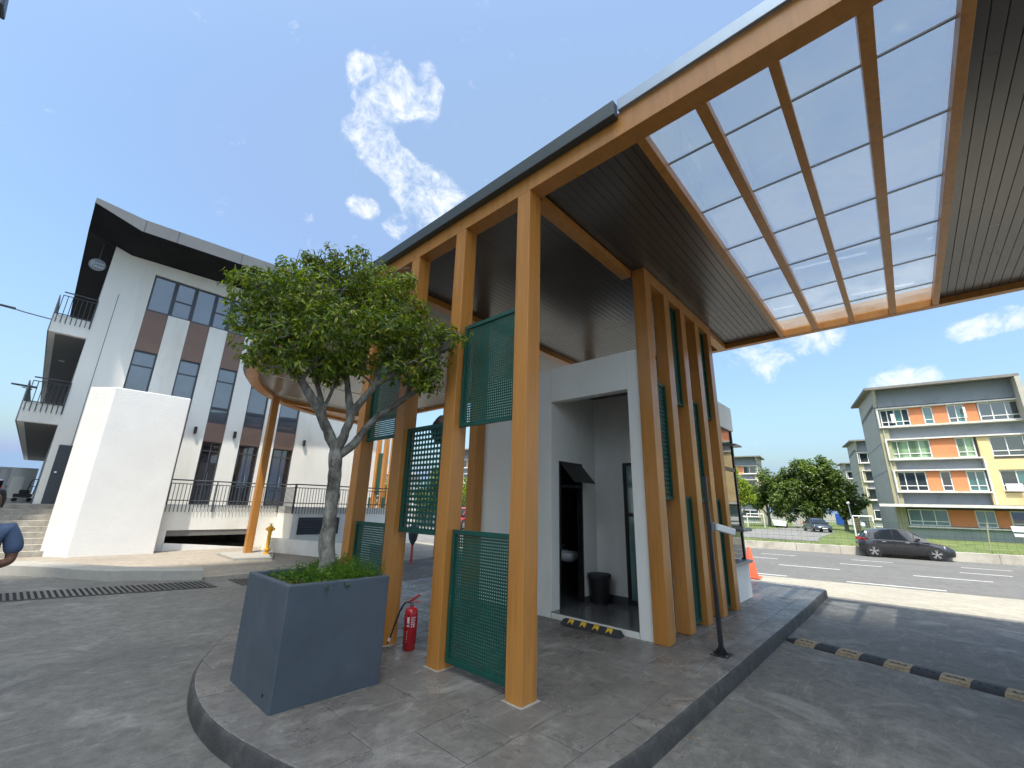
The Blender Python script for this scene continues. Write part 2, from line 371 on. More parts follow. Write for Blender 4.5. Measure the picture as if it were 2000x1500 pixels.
M['steps'] = concrete('step_concrete', (0.37, 0.345, 0.30), (0.29, 0.27, 0.24), (0.42, 0.39, 0.34), 0.7, 0.88, 0.2)
M['grass'] = pm('verge_grass', (0.095, 0.135, 0.035), 0.95, 0.35, 1.6, 0.8, 20, stain=0.5, stain_c=(0.19, 0.185, 0.06))
M['ground'] = pm('far_ground', (0.17, 0.17, 0.13), 0.95, 0.2, 0.05)

# ------------------------------------------------------------------ mesh helpers
class Frame:
    def __init__(s, o, t, n): s.o, s.t, s.n = o, t, n
    def __call__(s, a, b, z): return (s.o[0]+a*s.t[0]+b*s.n[0], s.o[1]+a*s.t[1]+b*s.n[1], z)
WORLD = Frame((0, 0), (1, 0), (0, 1))

class MB:
    def __init__(s): s.v = []; s.f = []
    def add(s, vs, fs):
        k = len(s.v); s.v.extend(tuple(p) for p in vs); s.f.extend(tuple(i+k for i in f) for f in fs); return s
    def box(s, x0, x1, y0, y1, z0, z1, F=WORLD):
        c = [F(x, y, z) for z in (z0, z1) for (x, y) in ((x0, y0), (x1, y0), (x1, y1), (x0, y1))]
        return s.add(c, [(3, 2, 1, 0), (4, 5, 6, 7), (0, 1, 5, 4), (1, 2, 6, 5), (2, 3, 7, 6), (3, 0, 4, 7)])
    def hexa(s, b, t):
        return s.add(list(b)+list(t), [(3, 2, 1, 0), (4, 5, 6, 7), (0, 1, 5, 4), (1, 2, 6, 5), (2, 3, 7, 6), (3, 0, 4, 7)])
    def poly(s, pts): return s.add(pts, [tuple(range(len(pts)))])
    def prism(s, pts, z0, z1, F=WORLD):
        n = len(pts)
        vs = [F(x, y, z0) for x, y in pts]+[F(x, y, z1) for x, y in pts]
        fs = [tuple(range(n-1, -1, -1)), tuple(range(n, 2*n))]+[(i, (i+1) % n, n+(i+1) % n, n+i) for i in range(n)]
        return s.add(vs, fs)
    def tube(s, pts, rad, n=8, cap=True):
        pts = [Vector(p) for p in pts]
        if isinstance(rad, (int, float)): rad = [rad]*len(pts)
        vs = []; fs = []
        ref = Vector((0.31, 0.77, 0.55)); u = None
        for i, p in enumerate(pts):
            d = (pts[min(i+1, len(pts)-1)]-pts[max(i-1, 0)]).normalized()
            if u is None:
                u = d.orthogonal().normalized()
            else:
                u = (u-d*u.dot(d)).normalized()
            w = d.cross(u)
            for j in range(n):
                a = 2*math.pi*j/n
                vs.append(p+(u*math.cos(a)+w*math.sin(a))*rad[i])
        for i in range(len(pts)-1):
            for j in range(n):
                fs.append((i*n+j, i*n+(j+1) % n, (i+1)*n+(j+1) % n, (i+1)*n+j))
        if cap:
            fs.append(tuple(range(n-1, -1, -1))); k = (len(pts)-1)*n; fs.append(tuple(range(k, k+n)))
        return s.add(vs, fs)
    def lathe(s, prof, c=(0, 0, 0), n=20):
        vs = []; fs = []
        for (r, z) in prof:
            for j in range(n):
                a = 2*math.pi*j/n; vs.append((c[0]+r*math.cos(a), c[1]+r*math.sin(a), c[2]+z))
        for i in range(len(prof)-1):
            for j in range(n):
                fs.append((i*n+j, i*n+(j+1) % n, (i+1)*n+(j+1) % n, (i+1)*n+j))
        fs.append(tuple(range(n-1, -1, -1))); k = (len(prof)-1)*n; fs.append(tuple(range(k, k+n)))
        return s.add(vs, fs)
    def grid(s, rows, closed=False):
        n = len(rows[0]); vs = [p for r in rows for p in r]; fs = []
        for i in range(len(rows)-1):
            for j in range(n if closed else n-1):
                fs.append((i*n+j, i*n+(j+1) % n, (i+1)*n+(j+1) % n, (i+1)*n+j))
        return s.add(vs, fs)
    def mesh(s, name):
        me = bpy.data.meshes.new(name); me.from_pydata([tuple(p) for p in s.v], [], s.f); me.validate(); me.update(); return me

WPOS = {}
def wpos(o): return WPOS.get(o.name, Vector((0, 0, 0)))

def put(name, me, mat, parent=None, loc=(0, 0, 0), rot=None, scale=None, smooth=False, bevel=0.0, kind=None, label=None, seg=2):
    if isinstance(me, MB): me = me.mesh(name)
    o = bpy.data.objects.new(name, me); COL.objects.link(o)
    if mat is not None and not me.materials: me.materials.append(M[mat] if isinstance(mat, str) else mat)
    if smooth:
        for p in me.polygons: p.use_smooth = True
        me.set_sharp_from_angle(angle=math.radians(42))
    L = Vector(loc)
    if parent is not None:
        o.parent = parent; o.location = L-wpos(parent)
    else:
        o.location = L
    WPOS[o.name] = L
    if rot: o.rotation_euler = rot
    if scale: o.scale = scale
    if bevel:
        b = o.modifiers.new("bevel", 'BEVEL'); b.width = bevel; b.segments = seg; b.limit_method = 'ANGLE'; b.angle_limit = math.radians(40)
    if kind: o["kind"] = kind
    if label: o["label"] = label
    return o

def thing(name, label, cat, loc=(0, 0, 0), group=None):
    o = bpy.data.objects.new(name, None); COL.objects.link(o); o.empty_display_size = 0.1
    o.location = loc; WPOS[o.name] = Vector(loc)
    o["label"] = label; o["category"] = cat
    if group: o["group"] = group
    return o
def tag(o, label, cat, group=None, kind=None):
    o["label"] = label; o["category"] = cat
    if group: o["group"] = group
    if kind: o["kind"] = kind
    return o
def struct(name, mb, mat, **k):
    return put(name, mb, mat, kind='structure', **k)

def text_mesh(s, size):
    c = bpy.data.curves.new("lettering", 'FONT'); c.body = s; c.size = size; c.align_x = 'CENTER'; c.align_y = 'CENTER'; c.extrude = 0.004
    o = bpy.data.objects.new("lettering", c); COL.objects.link(o)
    dg = bpy.context.evaluated_depsgraph_get()
    me = bpy.data.meshes.new_from_object(o.evaluated_get(dg))
    bpy.data.objects.remove(o); bpy.data.curves.remove(c)
    me.name = "lettering"
    return me

# =================================================================== SETTING
ZD = -0.15          # driveway level (island pavement = 0)
RT = Vector((0.17, -0.985)).normalized()      # road direction, to the right
RN = Vector((0.985, 0.17)).normalized()       # away from us across the road
def rp(n, t, z):    # road coordinates -> world
    return (RN.x*n+RT.x*t, RN.y*n+RT.y*t, z)

g = MB(); g.poly([(-2500, -2500, -0.9), (2500, -2500, -0.9), (2500, 2500, -0.9), (-2500, 2500, -0.9)])
struct('ground', g, 'ground')
g = MB(); g.poly([(-70, -60, ZD), (12.0, -60, ZD), (12.0, 80, ZD), (-70, 80, ZD)])
struct('driveway', g, 'drive')
# forecourt sheet in front of the office building
g = MB(); g.prism([(2.86, 11.75), (12.0, 11.75), (12.0, 30), (-12, 30), (-12, 19), (0.2, 14.6), (1.5, 12.9)], ZD-0.2, ZD+0.004)
struct('forecourt', g, 'forecourt')
# apron sloping down to the road
def road_x(n, y): return (n-RN.y*y)/RN.x
g = MB()
ys = [-45+i*3.0 for i in range(24)]
rows = [[(12.0, y, ZD) for y in ys], [(13.5, y, ZD-0.05) for y in ys], [(road_x(17.5, y), y, -0.485) for y in ys]]
g.grid(rows); struct('apron', g, 'apron')
# road
g = MB(); g.poly([rp(17.3, -70, -0.5), rp(17.3, 110, -0.5), rp(30.4, 110, -0.5), rp(30.4, -70, -0.5)][::-1])
road = struct('road', g, 'asphalt')
def marking(n0, n1, t0, t1, z=-0.496):
    m = MB(); m.poly([rp(n0, t0, z), rp(n0, t1, z), rp(n1, t1, z), rp(n1, t0, z)][::-1]); return m
for (n, t0, dt, ln, cnt, w) in ((17.95, -6.6, 3.9, 2.3, 9, 0.14), (21.55, -4.8, 4.1, 2.0, 9, 0.13), (24.15, -9.6, 3.7, 1.4, 9, 0.13), (26.6, -9.0, 3.7, 1.5, 9, 0.12)):
    for i in range(cnt):
        t = t0+i*dt
        put('lane_dash', marking(n, n+w, t, t+ln), 'paint_line', road)
# far side: kerb, verge, car park
g = MB()
for k in range(46):
    t0 = -50+k*2.0
    h = 0.30+0.004*k
    g.hexa([rp(30.2, t0, -0.55), rp(30.2, t0+1.985, -0.55), rp(30.7, t0+1.985, -0.55), rp(30.7, t0, -0.55)],
           [rp(30.26, t0, -0.5+h), rp(30.26, t0+1.985, -0.5+h), rp(30.7, t0+1.985, -0.5+h), rp(30.7, t0, -0.5+h)])
struct('far_kerb', g, 'kerb_far')
g = MB()
g.grid([[rp(30.68, t, -0.24+0.02*math.sin(t*1.3)) for t in range(-70, 111, 3)],
        [rp(32.4, t, -0.2+0.03*math.sin(t*0.9)) for t in range(-70, 111, 3)],
        [rp(120, t, -0.2) for t in range(-70, 111, 3)]])
struct('verge', g, 'grass')
g = MB(); g.prism([(34.6, 20), (34.3, 4.6), (38, 5.2), (46, 5.6), (52, 5.7), (70, 8), (70, 11), (58, 11.2), (50, 12.5), (42, 14.0)][::-1], -0.3, -0.15)
struct('car_park', g, 'lot')

# ------------------------------------------------------------------ island pavement with kerb and stamped slabs
ISL = [(2.88, 1.62), (3.4, 1.6), (11.8, 1.58), (11.95, 1.7), (12.0, 2.0), (12.0, 7.6), (11.7, 8.0), (4.2, 8.0), (3.3, 7.75), (2.7, 7.3), (2.2, 6.7), (1.74, 5.98), (1.415, 5.32), (1.286, 4.87),
       (1.225, 4.4), (1.226, 3.985), (1.266, 3.653), (1.328, 3.35), (1.373, 3.13), (1.48, 2.75), (1.65, 2.4), (1.9, 2.08), (2.2, 1.84), (2.5, 1.7)]
def smooth_closed(p, it=2):
    for _ in range(it):
        q = []
        for i in range(len(p)):
            a, b = p[i], p[(i+1) % len(p)]
            q += [(a[0]*.75+b[0]*.25, a[1]*.75+b[1]*.25), (a[0]*.25+b[0]*.75, a[1]*.25+b[1]*.75)]
        p = q
    return p
ISLs = smooth_closed(ISL, 1)
def hull(pts):
    pts = sorted(set(pts)); lo = []; up = []
    cr = lambda o, a, b: (a[0]-o[0])*(b[1]-o[1])-(a[1]-o[1])*(b[0]-o[0])
    for p in pts:
        while len(lo) >= 2 and cr(lo[-2], lo[-1], p) <= 0: lo.pop()
        lo.append(p)
    for p in reversed(pts):
        while len(up) >= 2 and cr(up[-2], up[-1], p) <= 0: up.pop()
        up.append(p)
    return lo[:-1]+up[:-1]
ISLs = hull(ISLs)
def inset(p, d):
    n = len(p); out = []
    for i in range(n):
        a, b, c = Vector(p[i-1]), Vector(p[i]), Vector(p[(i+1) % n])
        e1 = (b-a).normalized(); e2 = (c-b).normalized()
        nn = (Vector((-e1.y, e1.x))+Vector((-e2.y, e2.x))).normalized()
        out.append((b.x+nn.x*d, b.y+nn.y*d))
    return out
g = MB()
outer = ISLs; r1 = inset(ISLs, 0.012); r2 = inset(ISLs, 0.03)
n = len(outer)
g.grid([[(x, y, ZD-0.1) for x, y in outer], [(x, y, -0.03) for x, y in outer], [(x, y, -0.011) for x, y in r1], [(x, y, -0.006) for x, y in r2]], closed=True)
g.poly([(x, y, -0.006) for x, y in r2])
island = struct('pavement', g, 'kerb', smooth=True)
def clip(poly, P):
    out = poly
    m = len(P)
    for i in range(m):
        a, b = P[i], P[(i+1) % m]
        inp = out; out = []
        if not inp: break
        side = lambda q: (b[0]-a[0])*(q[1]-a[1])-(b[1]-a[1])*(q[0]-a[0])
        for j in range(len(inp)):
            p, q = inp[j-1], inp[j]
            sp, sq = side(p), side(q)
            if (sp >= 0) != (sq >= 0):
                t = sp/(sp-sq); out.append((p[0]+t*(q[0]-p[0]), p[1]+t*(q[1]-p[1])))
            if sq >= 0: out.append(q)
    return out
P_in = inset(ISLs, 0.028)
rs = random.Random(3)
y = 1.55; row = 0; cnt = 0
while y < 8.2:
    h = rs.choice((0.31, 0.44, 0.56)); x = 1.1-rs.random()*0.4
    while x < 12.2:
        w = rs.choice((0.42, 0.58, 0.78, 0.95))*(1.0 if x < 6 else 1.5)
        gp = 0.0035
        q = clip([(x+gp, y+gp), (x+w-gp, y+gp), (x+w-gp, y+h-gp), (x+gp, y+h-gp)], P_in)
        x += w
        if len(q) >= 3:
            ar = abs(sum(q[i-1][0]*q[i][1]-q[i][0]*q[i-1][1] for i in range(len(q))))/2
            if ar < 0.004: continue
            cx_ = sum(p[0] for p in q)/len(q); cy_ = sum(p[1] for p in q)/len(q)
            dz = rs.uniform(-0.0012, 0.0012)
            m = MB(); k = len(q)
            ins = [(cx_+(px-cx_)*(1-0.008/max(0.1, math.hypot(px-cx_, py-cy_))), cy_+(py-cy_)*(1-0.008/max(0.1, math.hypot(px-cx_, py-cy_)))) for px, py in q]
            m.grid([[(px, py, -0.008) for px, py in q], [(px, py, -0.003+dz) for px, py in q], [(px, py, dz) for px, py in ins]], closed=True)
            m.poly([(px, py, dz) for px, py in ins])
            put('paving_slab', m, 'slab', island); cnt += 1
    y += h; row += 1

# =================================================================== ENTRANCE CANOPY (one steel structure)
canopy = thing('entrance_canopy', 'long bronze orange steel canopy with dark board soffit and glazed roof bays', 'canopy', (3.1, 2.65, 0))
def bx(x0, x1, y0, y1, z0, z1): return MB().box(x0, x1, y0, y1, z0, z1)
CX0, CX1 = 2.995, 3.19
COLY = [2.557, 3.625, 4.615, 5.635]
col_me = bx(0, CX1-CX0, 0, 0.183, 0, 4.952).mesh('column')
for cyy in COLY:
    put('column', col_me, 'orange', canopy, (CX0, cyy, 0), bevel=0.006)
for cyy in COLY:
    put('grout_pad', MB().prism([(CX0-0.028, cyy-0.02), (CX1+0.02, cyy-0.03), (CX1+0.03, cyy+0.2), (CX0-0.02, cyy+0.21)], -0.001, 0.0035), 'kerb_pale', canopy)
# front edge beam
put('edge_beam', bx(2.995, 3.183, -9.0, 11.0, 4.95, 5.22), 'orange', canopy, bevel=0.005)
# gutter and flashing on the front edge
gt = MB(); gt.box(2.906, 2.993, 1.456, 11.0, 5.142, 5.312)
put('gutter', gt, 'fascia', canopy, bevel=0.006)
put('roof_flashing', bx(2.955, 2.993, -9.0, 1.44, 5.212, 5.345), 'flashing', canopy, bevel=0.004)
# far edge beam
put('edge_beam', bx(9.46, 9.60, -9.0, 16.4, 4.95, 5.30), 'orange', canopy, bevel=0.005)
put('roof_flashing', bx(9.602, 9.64, -9.0, 16.4, 5.2, 5.34), 'fascia', canopy)
# glazing beams (along x) and glass
GB = [(1.285, 1.37), (0.722, 0.818), (0.175, 0.25), (-0.395, -0.303), (-0.925, -0.848)]
for (a, b) in GB:
    put('glazing_beam', bx(3.186, 9.457, a, b, 4.955, 5.075), 'orange', canopy, bevel=0.004)
JX = [3.186, 3.77, 4.78, 5.79, 6.78, 7.76, 8.74, 9.457]
for i in range(4):
    y1, y0 = GB[i][0]+0.03, GB[i+1][1]-0.03
    for j in range(7):
        put('glass_pane', bx(JX[j]+0.006, JX[j+1]-0.006, y0, y1, 5.082, 5.092), 'glass', canopy)
        if j: put('glazing_bar', bx(JX[j]-0.009, JX[j]+0.009, y0+0.03, y1-0.03, 5.064, 5.081), 'grey_metal', canopy)
# cross beams
put('cross_beam', bx(3.213, 5.41, 2.56, 2.715, 4.945, 5.046), 'orange', canopy, bevel=0.004)
put('cross_beam', bx(3.186, 9.457, 5.63, 5.81, 4.945, 5.10), 'orange', canopy, bevel=0.004)
put('cross_beam', bx(5.3, 9.457, 16.3, 16.5, 4.93, 5.10), 'orange', canopy, bevel=0.004)
put('cross_beam', bx(8.47, 9.457, 2.40, 2.56, 4.945, 5.046), 'orange', canopy, bevel=0.004)
# soffit boards, each a long plank with a groove either side
BW = 0.098
board_me = {}
def board(x0, x1, y0, w, z=5.05, mat='soffit'):
    key = (round(x0, 3), round(x1, 3), w)
    if key not in board_me:
        m = MB(); g_ = 0.0012; c_ = 0.003
        L_ = x1-x0
        m.grid([[(0, g_, 0.014), (L_, g_, 0.014)], [(0, g_, 0.005), (L_, g_, 0.005)], [(0, g_+c_, 0), (L_, g_+c_, 0)],
                [(0, w-g_-c_, 0), (L_, w-g_-c_, 0)], [(0, w-g_, 0.005), (L_, w-g_, 0.005)], [(0, w-g_, 0.014), (L_, w-g_, 0.014)]][::-1])
        board_me[key] = m.mesh('soffit_board')
    put('soffit_board', board_me[key], mat, canopy, (x0, y0, z))
yy = 1.372
while yy+BW < 2.60: board(3.186, 9.457, yy, BW); yy += BW
yy = 2.60
while yy+BW < 5.64: board(3.186, 9.457, yy, BW); yy += BW
yy = -0.927-BW
while yy > -3.4:
    cut = 4.3+(int(round(yy*100)) % 7)*0.6
    board(3.186, cut, yy, BW); board(cut+0.004, 9.457, yy, BW); yy -= BW
# roof deck over the boards (front part)
put('roof_deck', bx(3.0, 9.6, 1.372, 11.0, 5.075, 5.2), 'fascia', canopy)
put('roof_deck', bx(3.0, 9.6, -9.0, -0.93, 5.075, 5.2), 'fascia', canopy)
put('soffit_sheet', bx(3.186, 9.457, -8.9, -3.42, 5.05, 5.07), 'soffit', canopy)
# ---- rounded far end of the roof
EC, ERX, ERY = (9.6, 11.0), 6.605, 7.3
def ell(a, d=0.0): return (EC[0]-(ERX-d)*math.cos(a), EC[1]+(ERY-d)*math.sin(a))
NA = 40
AN = [math.pi/2*i/NA for i in range(NA+1)]
def ring(d0, d1, z0, z1):
    m = MB(); rows = []
    for a in AN:
        o, i_ = ell(a, d0), ell(a, d1)
        rows.append([(*o, z0), (*o, z1), (*i_, z1), (*i_, z0)])
    m.grid(rows, closed=True)
    return m
put('curved_edge_beam', ring(0.0, 0.30, 4.95, 5.20), 'orange', canopy, smooth=True)
put('curved_fascia', ring(-0.09, 0.002, 5.07, 5.45), 'roof_fascia', canopy, smooth=True)
# roof deck of rounded end
m = MB(); m.prism([ell(a, 0.02) for a in AN]+[(9.6, 11.001), ][:1], 5.102, 5.2)
put('roof_deck', m, 'fascia', canopy)
# pale sheets with battens under the left roof
sheet_y = [5.815, 8.35, 10.8, 13.24, 15.68, 16.3]
def x_in(y, d=0.3):
    if y <= 11.0: return 3.0+0.186
    k = min(1.0, (y-11.0)/(ERY-d)); return EC[0]-(ERX-d)*math.sqrt(max(0, 1-k*k))
for i in range(5):
    a, b = sheet_y[i]+0.012, sheet_y[i+1]-0.012
    pts = [(9.455, a), (9.455, b)]
    for k in range(9):
        yk = b+(a-b)*k/8; pts.append((x_in(yk)+0.002, yk))
    put('soffit_sheet', MB().prism(pts, 5.05, 5.09), 'soffit_light', canopy)
    if i < 4: put('batten', bx(x_in(sheet_y[i+1])+0.01, 9.455, sheet_y[i+1]-0.02, sheet_y[i+1]+0.02, 5.036, 5.049), 'white', canopy)
yy = 16.51
while yy < 17.95:
    x0 = x_in(yy+0.135)+0.01
    if x0 < 9.3: board(x0, 9.455, yy, 0.135, 5.03, 'orange')
    yy += 0.135
# inner and far columns
for (x, y, z0) in ((5.235, 5.655, 0.0), (9.25, 5.66, 0.0), (9.25, 8.6, ZD), (9.25, 11.6, ZD), (9.2, 14.6, ZD), (4.84, 15.48, ZD+0.02)):
    put('column', bx(0, 0.21, 0, 0.2, z0, 4.952), 'orange', canopy, (x, y, 0), bevel=0.006)

# ---- perforated panels
def perf_mesh(w, h, pitch, r, fr=0.035):
    m = MB()
    nx = int((w-2*fr)/pitch); nz_ = int((h-2*fr)/pitch)
    ox = (w-nx*pitch)/2; oz = (h-nz_*pitch)/2
    vs = {}; V = []; F_ = []
    def vid(p):
        k = (round(p[0]*1e5), round(p[1]*1e5))
        if k not in vs: vs[k] = len(V); V.append((0.0, p[0], p[1]))
        return vs[k]
    q = pitch/2
    for i in range(nx):
        for j in range(nz_):
            cx_, cz_ = ox+(i+.5)*pitch, oz+(j+.5)*pitch
            sq = [(q, 0), (q, q), (0, q), (-q, q), (-q, 0), (-q, -q), (0, -q), (q, -q)]
            inn = [len(V)+k for k in range(8)]
            for k in range(8):
                a = math.pi/4*k; V.append((0.0, cx_+r*math.cos(a), cz_+r*math.sin(a)))
            out = [vid((cx_+a, cz_+b)) for a, b in sq]
            for k in range(8):
                F_.append((out[k], out[(k+1) % 8], inn[(k+1) % 8], inn[k]))
    m.add(V, F_)
    fr_ = MB()
    d0, d1 = -0.018, 0.018
    fr_.box(d0, d1, 0, w, 0, max(oz, fr)); fr_.box(d0, d1, 0, w, h-max(oz, fr), h)
    fr_.box(d0, d1, 0, max(ox, fr), max(oz, fr), h-max(oz, fr)); fr_.box(d0, d1, w-max(ox, fr), w, max(oz, fr), h-max(oz, fr))
    return m.mesh('perforated_sheet'), fr_.mesh('screen_panel')
W1 = 0.85
PF_f = perf_mesh(W1, 1.225, 0.0285, 0.0064)
PF_m = perf_mesh(0.80, 1.25, 0.061, 0.0185)
W2 = 0.455
PS_f = perf_mesh(W2, 1.70, 0.0285, 0.0064)
PS_m = perf_mesh(W2, 1.66, 0.061, 0.0185)
def panel(pm_, loc, rotz=0.0, parent=None):
    f = put('screen_panel', pm_[1], 'green', parent or canopy, loc, rot=(0, 0, rotz))
    s_ = bpy.data.objects.new('perforated_sheet', pm_[0]); COL.objects.link(s_); s_.parent = f
    if not pm_[0].materials: pm_[0].materials.append(M['green'])
    WPOS[s_.name] = Vector(loc)
for i in range(3):
    y0 = COLY[i]+0.183; w = COLY[i+1]-y0
    if i % 2 == 0:
        panel(PF_f, (3.085, y0+(w-W1)/2, 0.066)); panel(PF_f, (3.085, y0+(w-W1)/2, 2.378))
    else:
        panel(PF_m, (3.085, y0+(w-0.80)/2, 1.212))
# ---- slat screen beside the booth
slats = thing('slat_screen', 'bronze orange row of five tall posts with green perforated infill by the drive', 'screen', (5.42, 2.46, 0))
SX = [5.415, 6.10, 6.775, 7.455, 8.13]
slat_me = bx(0, 0.205, 0, 0.19, 0, 5.046).mesh('post')
for x in SX: put('post', slat_me, 'orange', slats, (x, 2.362, 0), bevel=0.006)
for i in range(4):
    x0 = SX[i]+0.205; w = SX[i+1]-x0
    put('head_rail', bx(x0-0.002, x0+w+0.002, 2.364, 2.548, 4.86, 5.044), 'orange', slats, bevel=0.004)
    xx = x0+(w-W2)/2+W2
    if i % 2 == 0:
        panel(PS_m, (xx, 2.46, 1.685), math.radians(90), slats)
    else:
        panel(PS_f, (xx, 2.46, 0.045), math.radians(90), slats); panel(PS_f, (xx, 2.46, 3.15), math.radians(90), slats)
# ---- a second screen in the sun beyond the drive
scr2 = thing('slat_screen', 'sunlit orange posts with green panel far behind the planter tree', 'screen', (11.3, 19.0, 0))
for yk in (18.1, 18.75, 19.45, 20.1):
    put('post', bx(0, 0.2, 0, 0.2, ZD, 4.6), 'orange', scr2, (11.3, yk, 0), bevel=0.006)
for yk in (18.3, 19.65):
    put('screen_panel', bx(11.38, 11.41, yk, yk+0.45, 0.1, 1.75), 'green', scr2)
put('screen_panel', bx(11.38, 11.41, 18.95, 19.45, 1.9, 3.9), 'green', scr2)

# =================================================================== GUARDHOUSE
gh = thing('guardhouse', 'white rendered guardhouse with tall open doorway under the canopy', 'guardhouse', (5.5, 4.2, 0))
wy0, wy1, wx0 = 2.562, 5.84, 5.45
dy0, dy1, dz0, dz1 = 2.745, 4.115, 0.085, 3.21
wm = MB()
wm.box(wx0, wx0+0.16, wy0, dy0, -0.02, 3.79); wm.box(wx0, wx0+0.16, dy1, wy1, -0.02, 3.79)
wm.box(wx0, wx0+0.16, dy0, dy1, dz1, 3.79); wm.box(wx0, wx0+0.16, dy0, dy1, -0.02, dz0-0.01)
wm2 = MB()
wm2.box(wx0+0.16, 8.6, wy0, wy0+0.15, -0.02, 3.79)                                     # wall behind the slats
wm2.box(wx0+0.16, 8.6, wy1-0.15, wy1, -0.02, 3.79)
wm2.box(8.45, 8.6, wy0+0.15, wy1-0.15, -0.02, 3.79)
# inner partition (toilet side) with its opening
wm2.box(5.61, 5.66, 4.117, 4.217, 0.085, 3.5); wm2.box(6.33, 6.85, 4.117, 4.217, 0.085, 3.5); wm2.box(5.66, 6.33, 4.117, 4.217, 2.27, 3.5)
# lobby back wall with glazed door opening
wm2.box(6.75, 6.85, 3.56, 4.115, 0.085, 3.5); wm2.box(6.75, 6.85, 2.715, 3.56, 2.3, 3.5)
put('wall', wm, 'plaster', gh, bevel=0.008)
put('inner_wall', wm2, 'plaster', gh)
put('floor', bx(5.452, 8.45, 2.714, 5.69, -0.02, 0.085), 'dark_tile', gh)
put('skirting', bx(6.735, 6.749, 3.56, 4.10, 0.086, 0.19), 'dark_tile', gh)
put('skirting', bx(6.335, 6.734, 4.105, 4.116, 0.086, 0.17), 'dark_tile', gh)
put('roof', bx(5.46, 8.59, 2.57, 5.83, 3.5, 3.77), 'grey_conc', gh)
put('inner_wall', bx(5.61, 8.4, 5.5, 5.69, 0.085, 3.5), 'dark_wall', gh)
fr = MB(); fr.box(5.662, 5.70, 4.105, 4.2, 0.087, 2.268); fr.box(6.29, 6.328, 4.105, 4.2, 0.087, 2.268); fr.box(5.70, 6.29, 4.105, 4.2, 2.23, 2.268); fr.box(5.70, 6.29, 4.11, 4.19, 1.86, 1.90)
put('door_frame', fr, 'black_metal', gh)
aw = MB(); aw.hexa([(5.69, 3.83, 1.93), (6.31, 3.83, 1.93), (6.31, 3.85, 1.945), (5.69, 3.85, 1.945)], [(5.69, 4.10, 2.235), (6.31, 4.10, 2.235), (6.31, 4.12, 2.25), (5.69, 4.12, 2.25)])
awn = put('awning_window', aw, 'black_metal', gh)
put('pane', MB().hexa([(5.74, 3.845, 1.93), (6.26, 3.845, 1.93), (6.26, 3.85, 1.94), (5.74, 3.85, 1.94)], [(5.74, 4.08, 2.195), (6.26, 4.08, 2.195), (6.26, 4.085, 2.205), (5.74, 4.085, 2.205)]), 'door_glass', awn)
fr = MB(); fr.box(6.74, 6.80, 3.51, 3.56, 0.087, 2.30); fr.box(6.74, 6.80, 2.76, 3.51, 2.25, 2.30); fr.box(6.74, 6.80, 2.76, 3.51, 1.42, 1.48); fr.box(6.74, 6.80, 2.76, 3.51, 0.087, 0.16)
gd = put('glazed_door', fr, 'black_metal', gh)
put('pane', bx(6.765, 6.775, 2.76, 3.51, 0.16, 2.25), 'win_teal', gd)
# wash basin in the toilet, hung on the far wall
ws = MB()
rows = []
for i in range(9):
    k = i/8
    r_ = 0.23*math.cos(k*1.35); zz = 0.78-0.16*math.sin(k*1.5)
    rows.append([(6.62+r_*math.cos(a)*1.0, 4.62+r_*math.sin(a)*0.8, zz) for a in [2*math.pi*j/20 for j in range(20)]])
ws.grid(rows, closed=True)
rows = [[(6.62+r_*math.cos(a), 4.62+r_*math.sin(a)*0.8, zz) for a in [2*math.pi*j/20 for j in range(20)]] for r_, zz in ((0.23, 0.78), (0.20, 0.785), (0.17, 0.74), (0.05, 0.68))]
ws.grid(rows, closed=True); ws.box(6.45, 6.85, 4.78, 4.86, 0.70, 0.80)
basin = tag(put('wash_basin', ws, 'porcelain', smooth=True), 'white wash basin in the dim washroom behind the doorway', 'basin')
put('tap', MB().tube([(6.62, 4.76, 0.79), (6.62, 4.76, 0.88), (6.62, 4.70, 0.90), (6.62, 4.66, 0.87)], 0.012), 'chrome', basin)
# waste bin in the lobby
bn = MB(); prof = [(0.135, 0.0), (0.14, 0.02), (0.172, 0.40), (0.18, 0.405), (0.18, 0.425), (0.166, 0.425), (0.15, 0.3), (0.13, 0.03)]
bn.lathe(prof, (6.5, 3.93, 0.086), 24)
wb = tag(put('waste_bin', bn, 'black', smooth=True), 'black plastic waste bin standing inside the doorway', 'bin')
lip = MB(); lip.lathe([(0.178, 0.37), (0.186, 0.375), (0.186, 0.43), (0.176, 0.435)], (6.5, 3.93, 0.086), 24)
put('rim', lip, 'rubber', wb, smooth=True)
# wheel stop by the threshold
st = thing('wheel_stop', 'black rubber wheel stop with yellow arrow marks against the doorway threshold', 'wheel stop', (5.34, 3.38, 0))
put('body', MB().hexa([(5.26, 2.93, 0.001), (5.415, 2.93, 0.001), (5.415, 3.83, 0.001), (5.26, 3.83, 0.001)], [(5.30, 2.96, 0.07), (5.38, 2.96, 0.07), (5.38, 3.80, 0.07), (5.30, 3.80, 0.07)]), 'rubber', st, bevel=0.008)
for k in range(4):
    y0 = 3.03+k*0.195
    top = MB(); sl = lambda x: 0.0035+0.07*max(0.0, min(1.0, (x-5.26)/0.04))
    pts = [(5.272, y0+0.02), (5.30, y0), (5.375, y0+0.05), (5.375, y0+0.12), (5.30, y0+0.085), (5.272, y0+0.10), (5.29, y0+0.055)]
    top.poly([(x, y_, sl(x)) for x, y_ in pts][::1])
    put('arrow_mark', top, 'yellow', st)
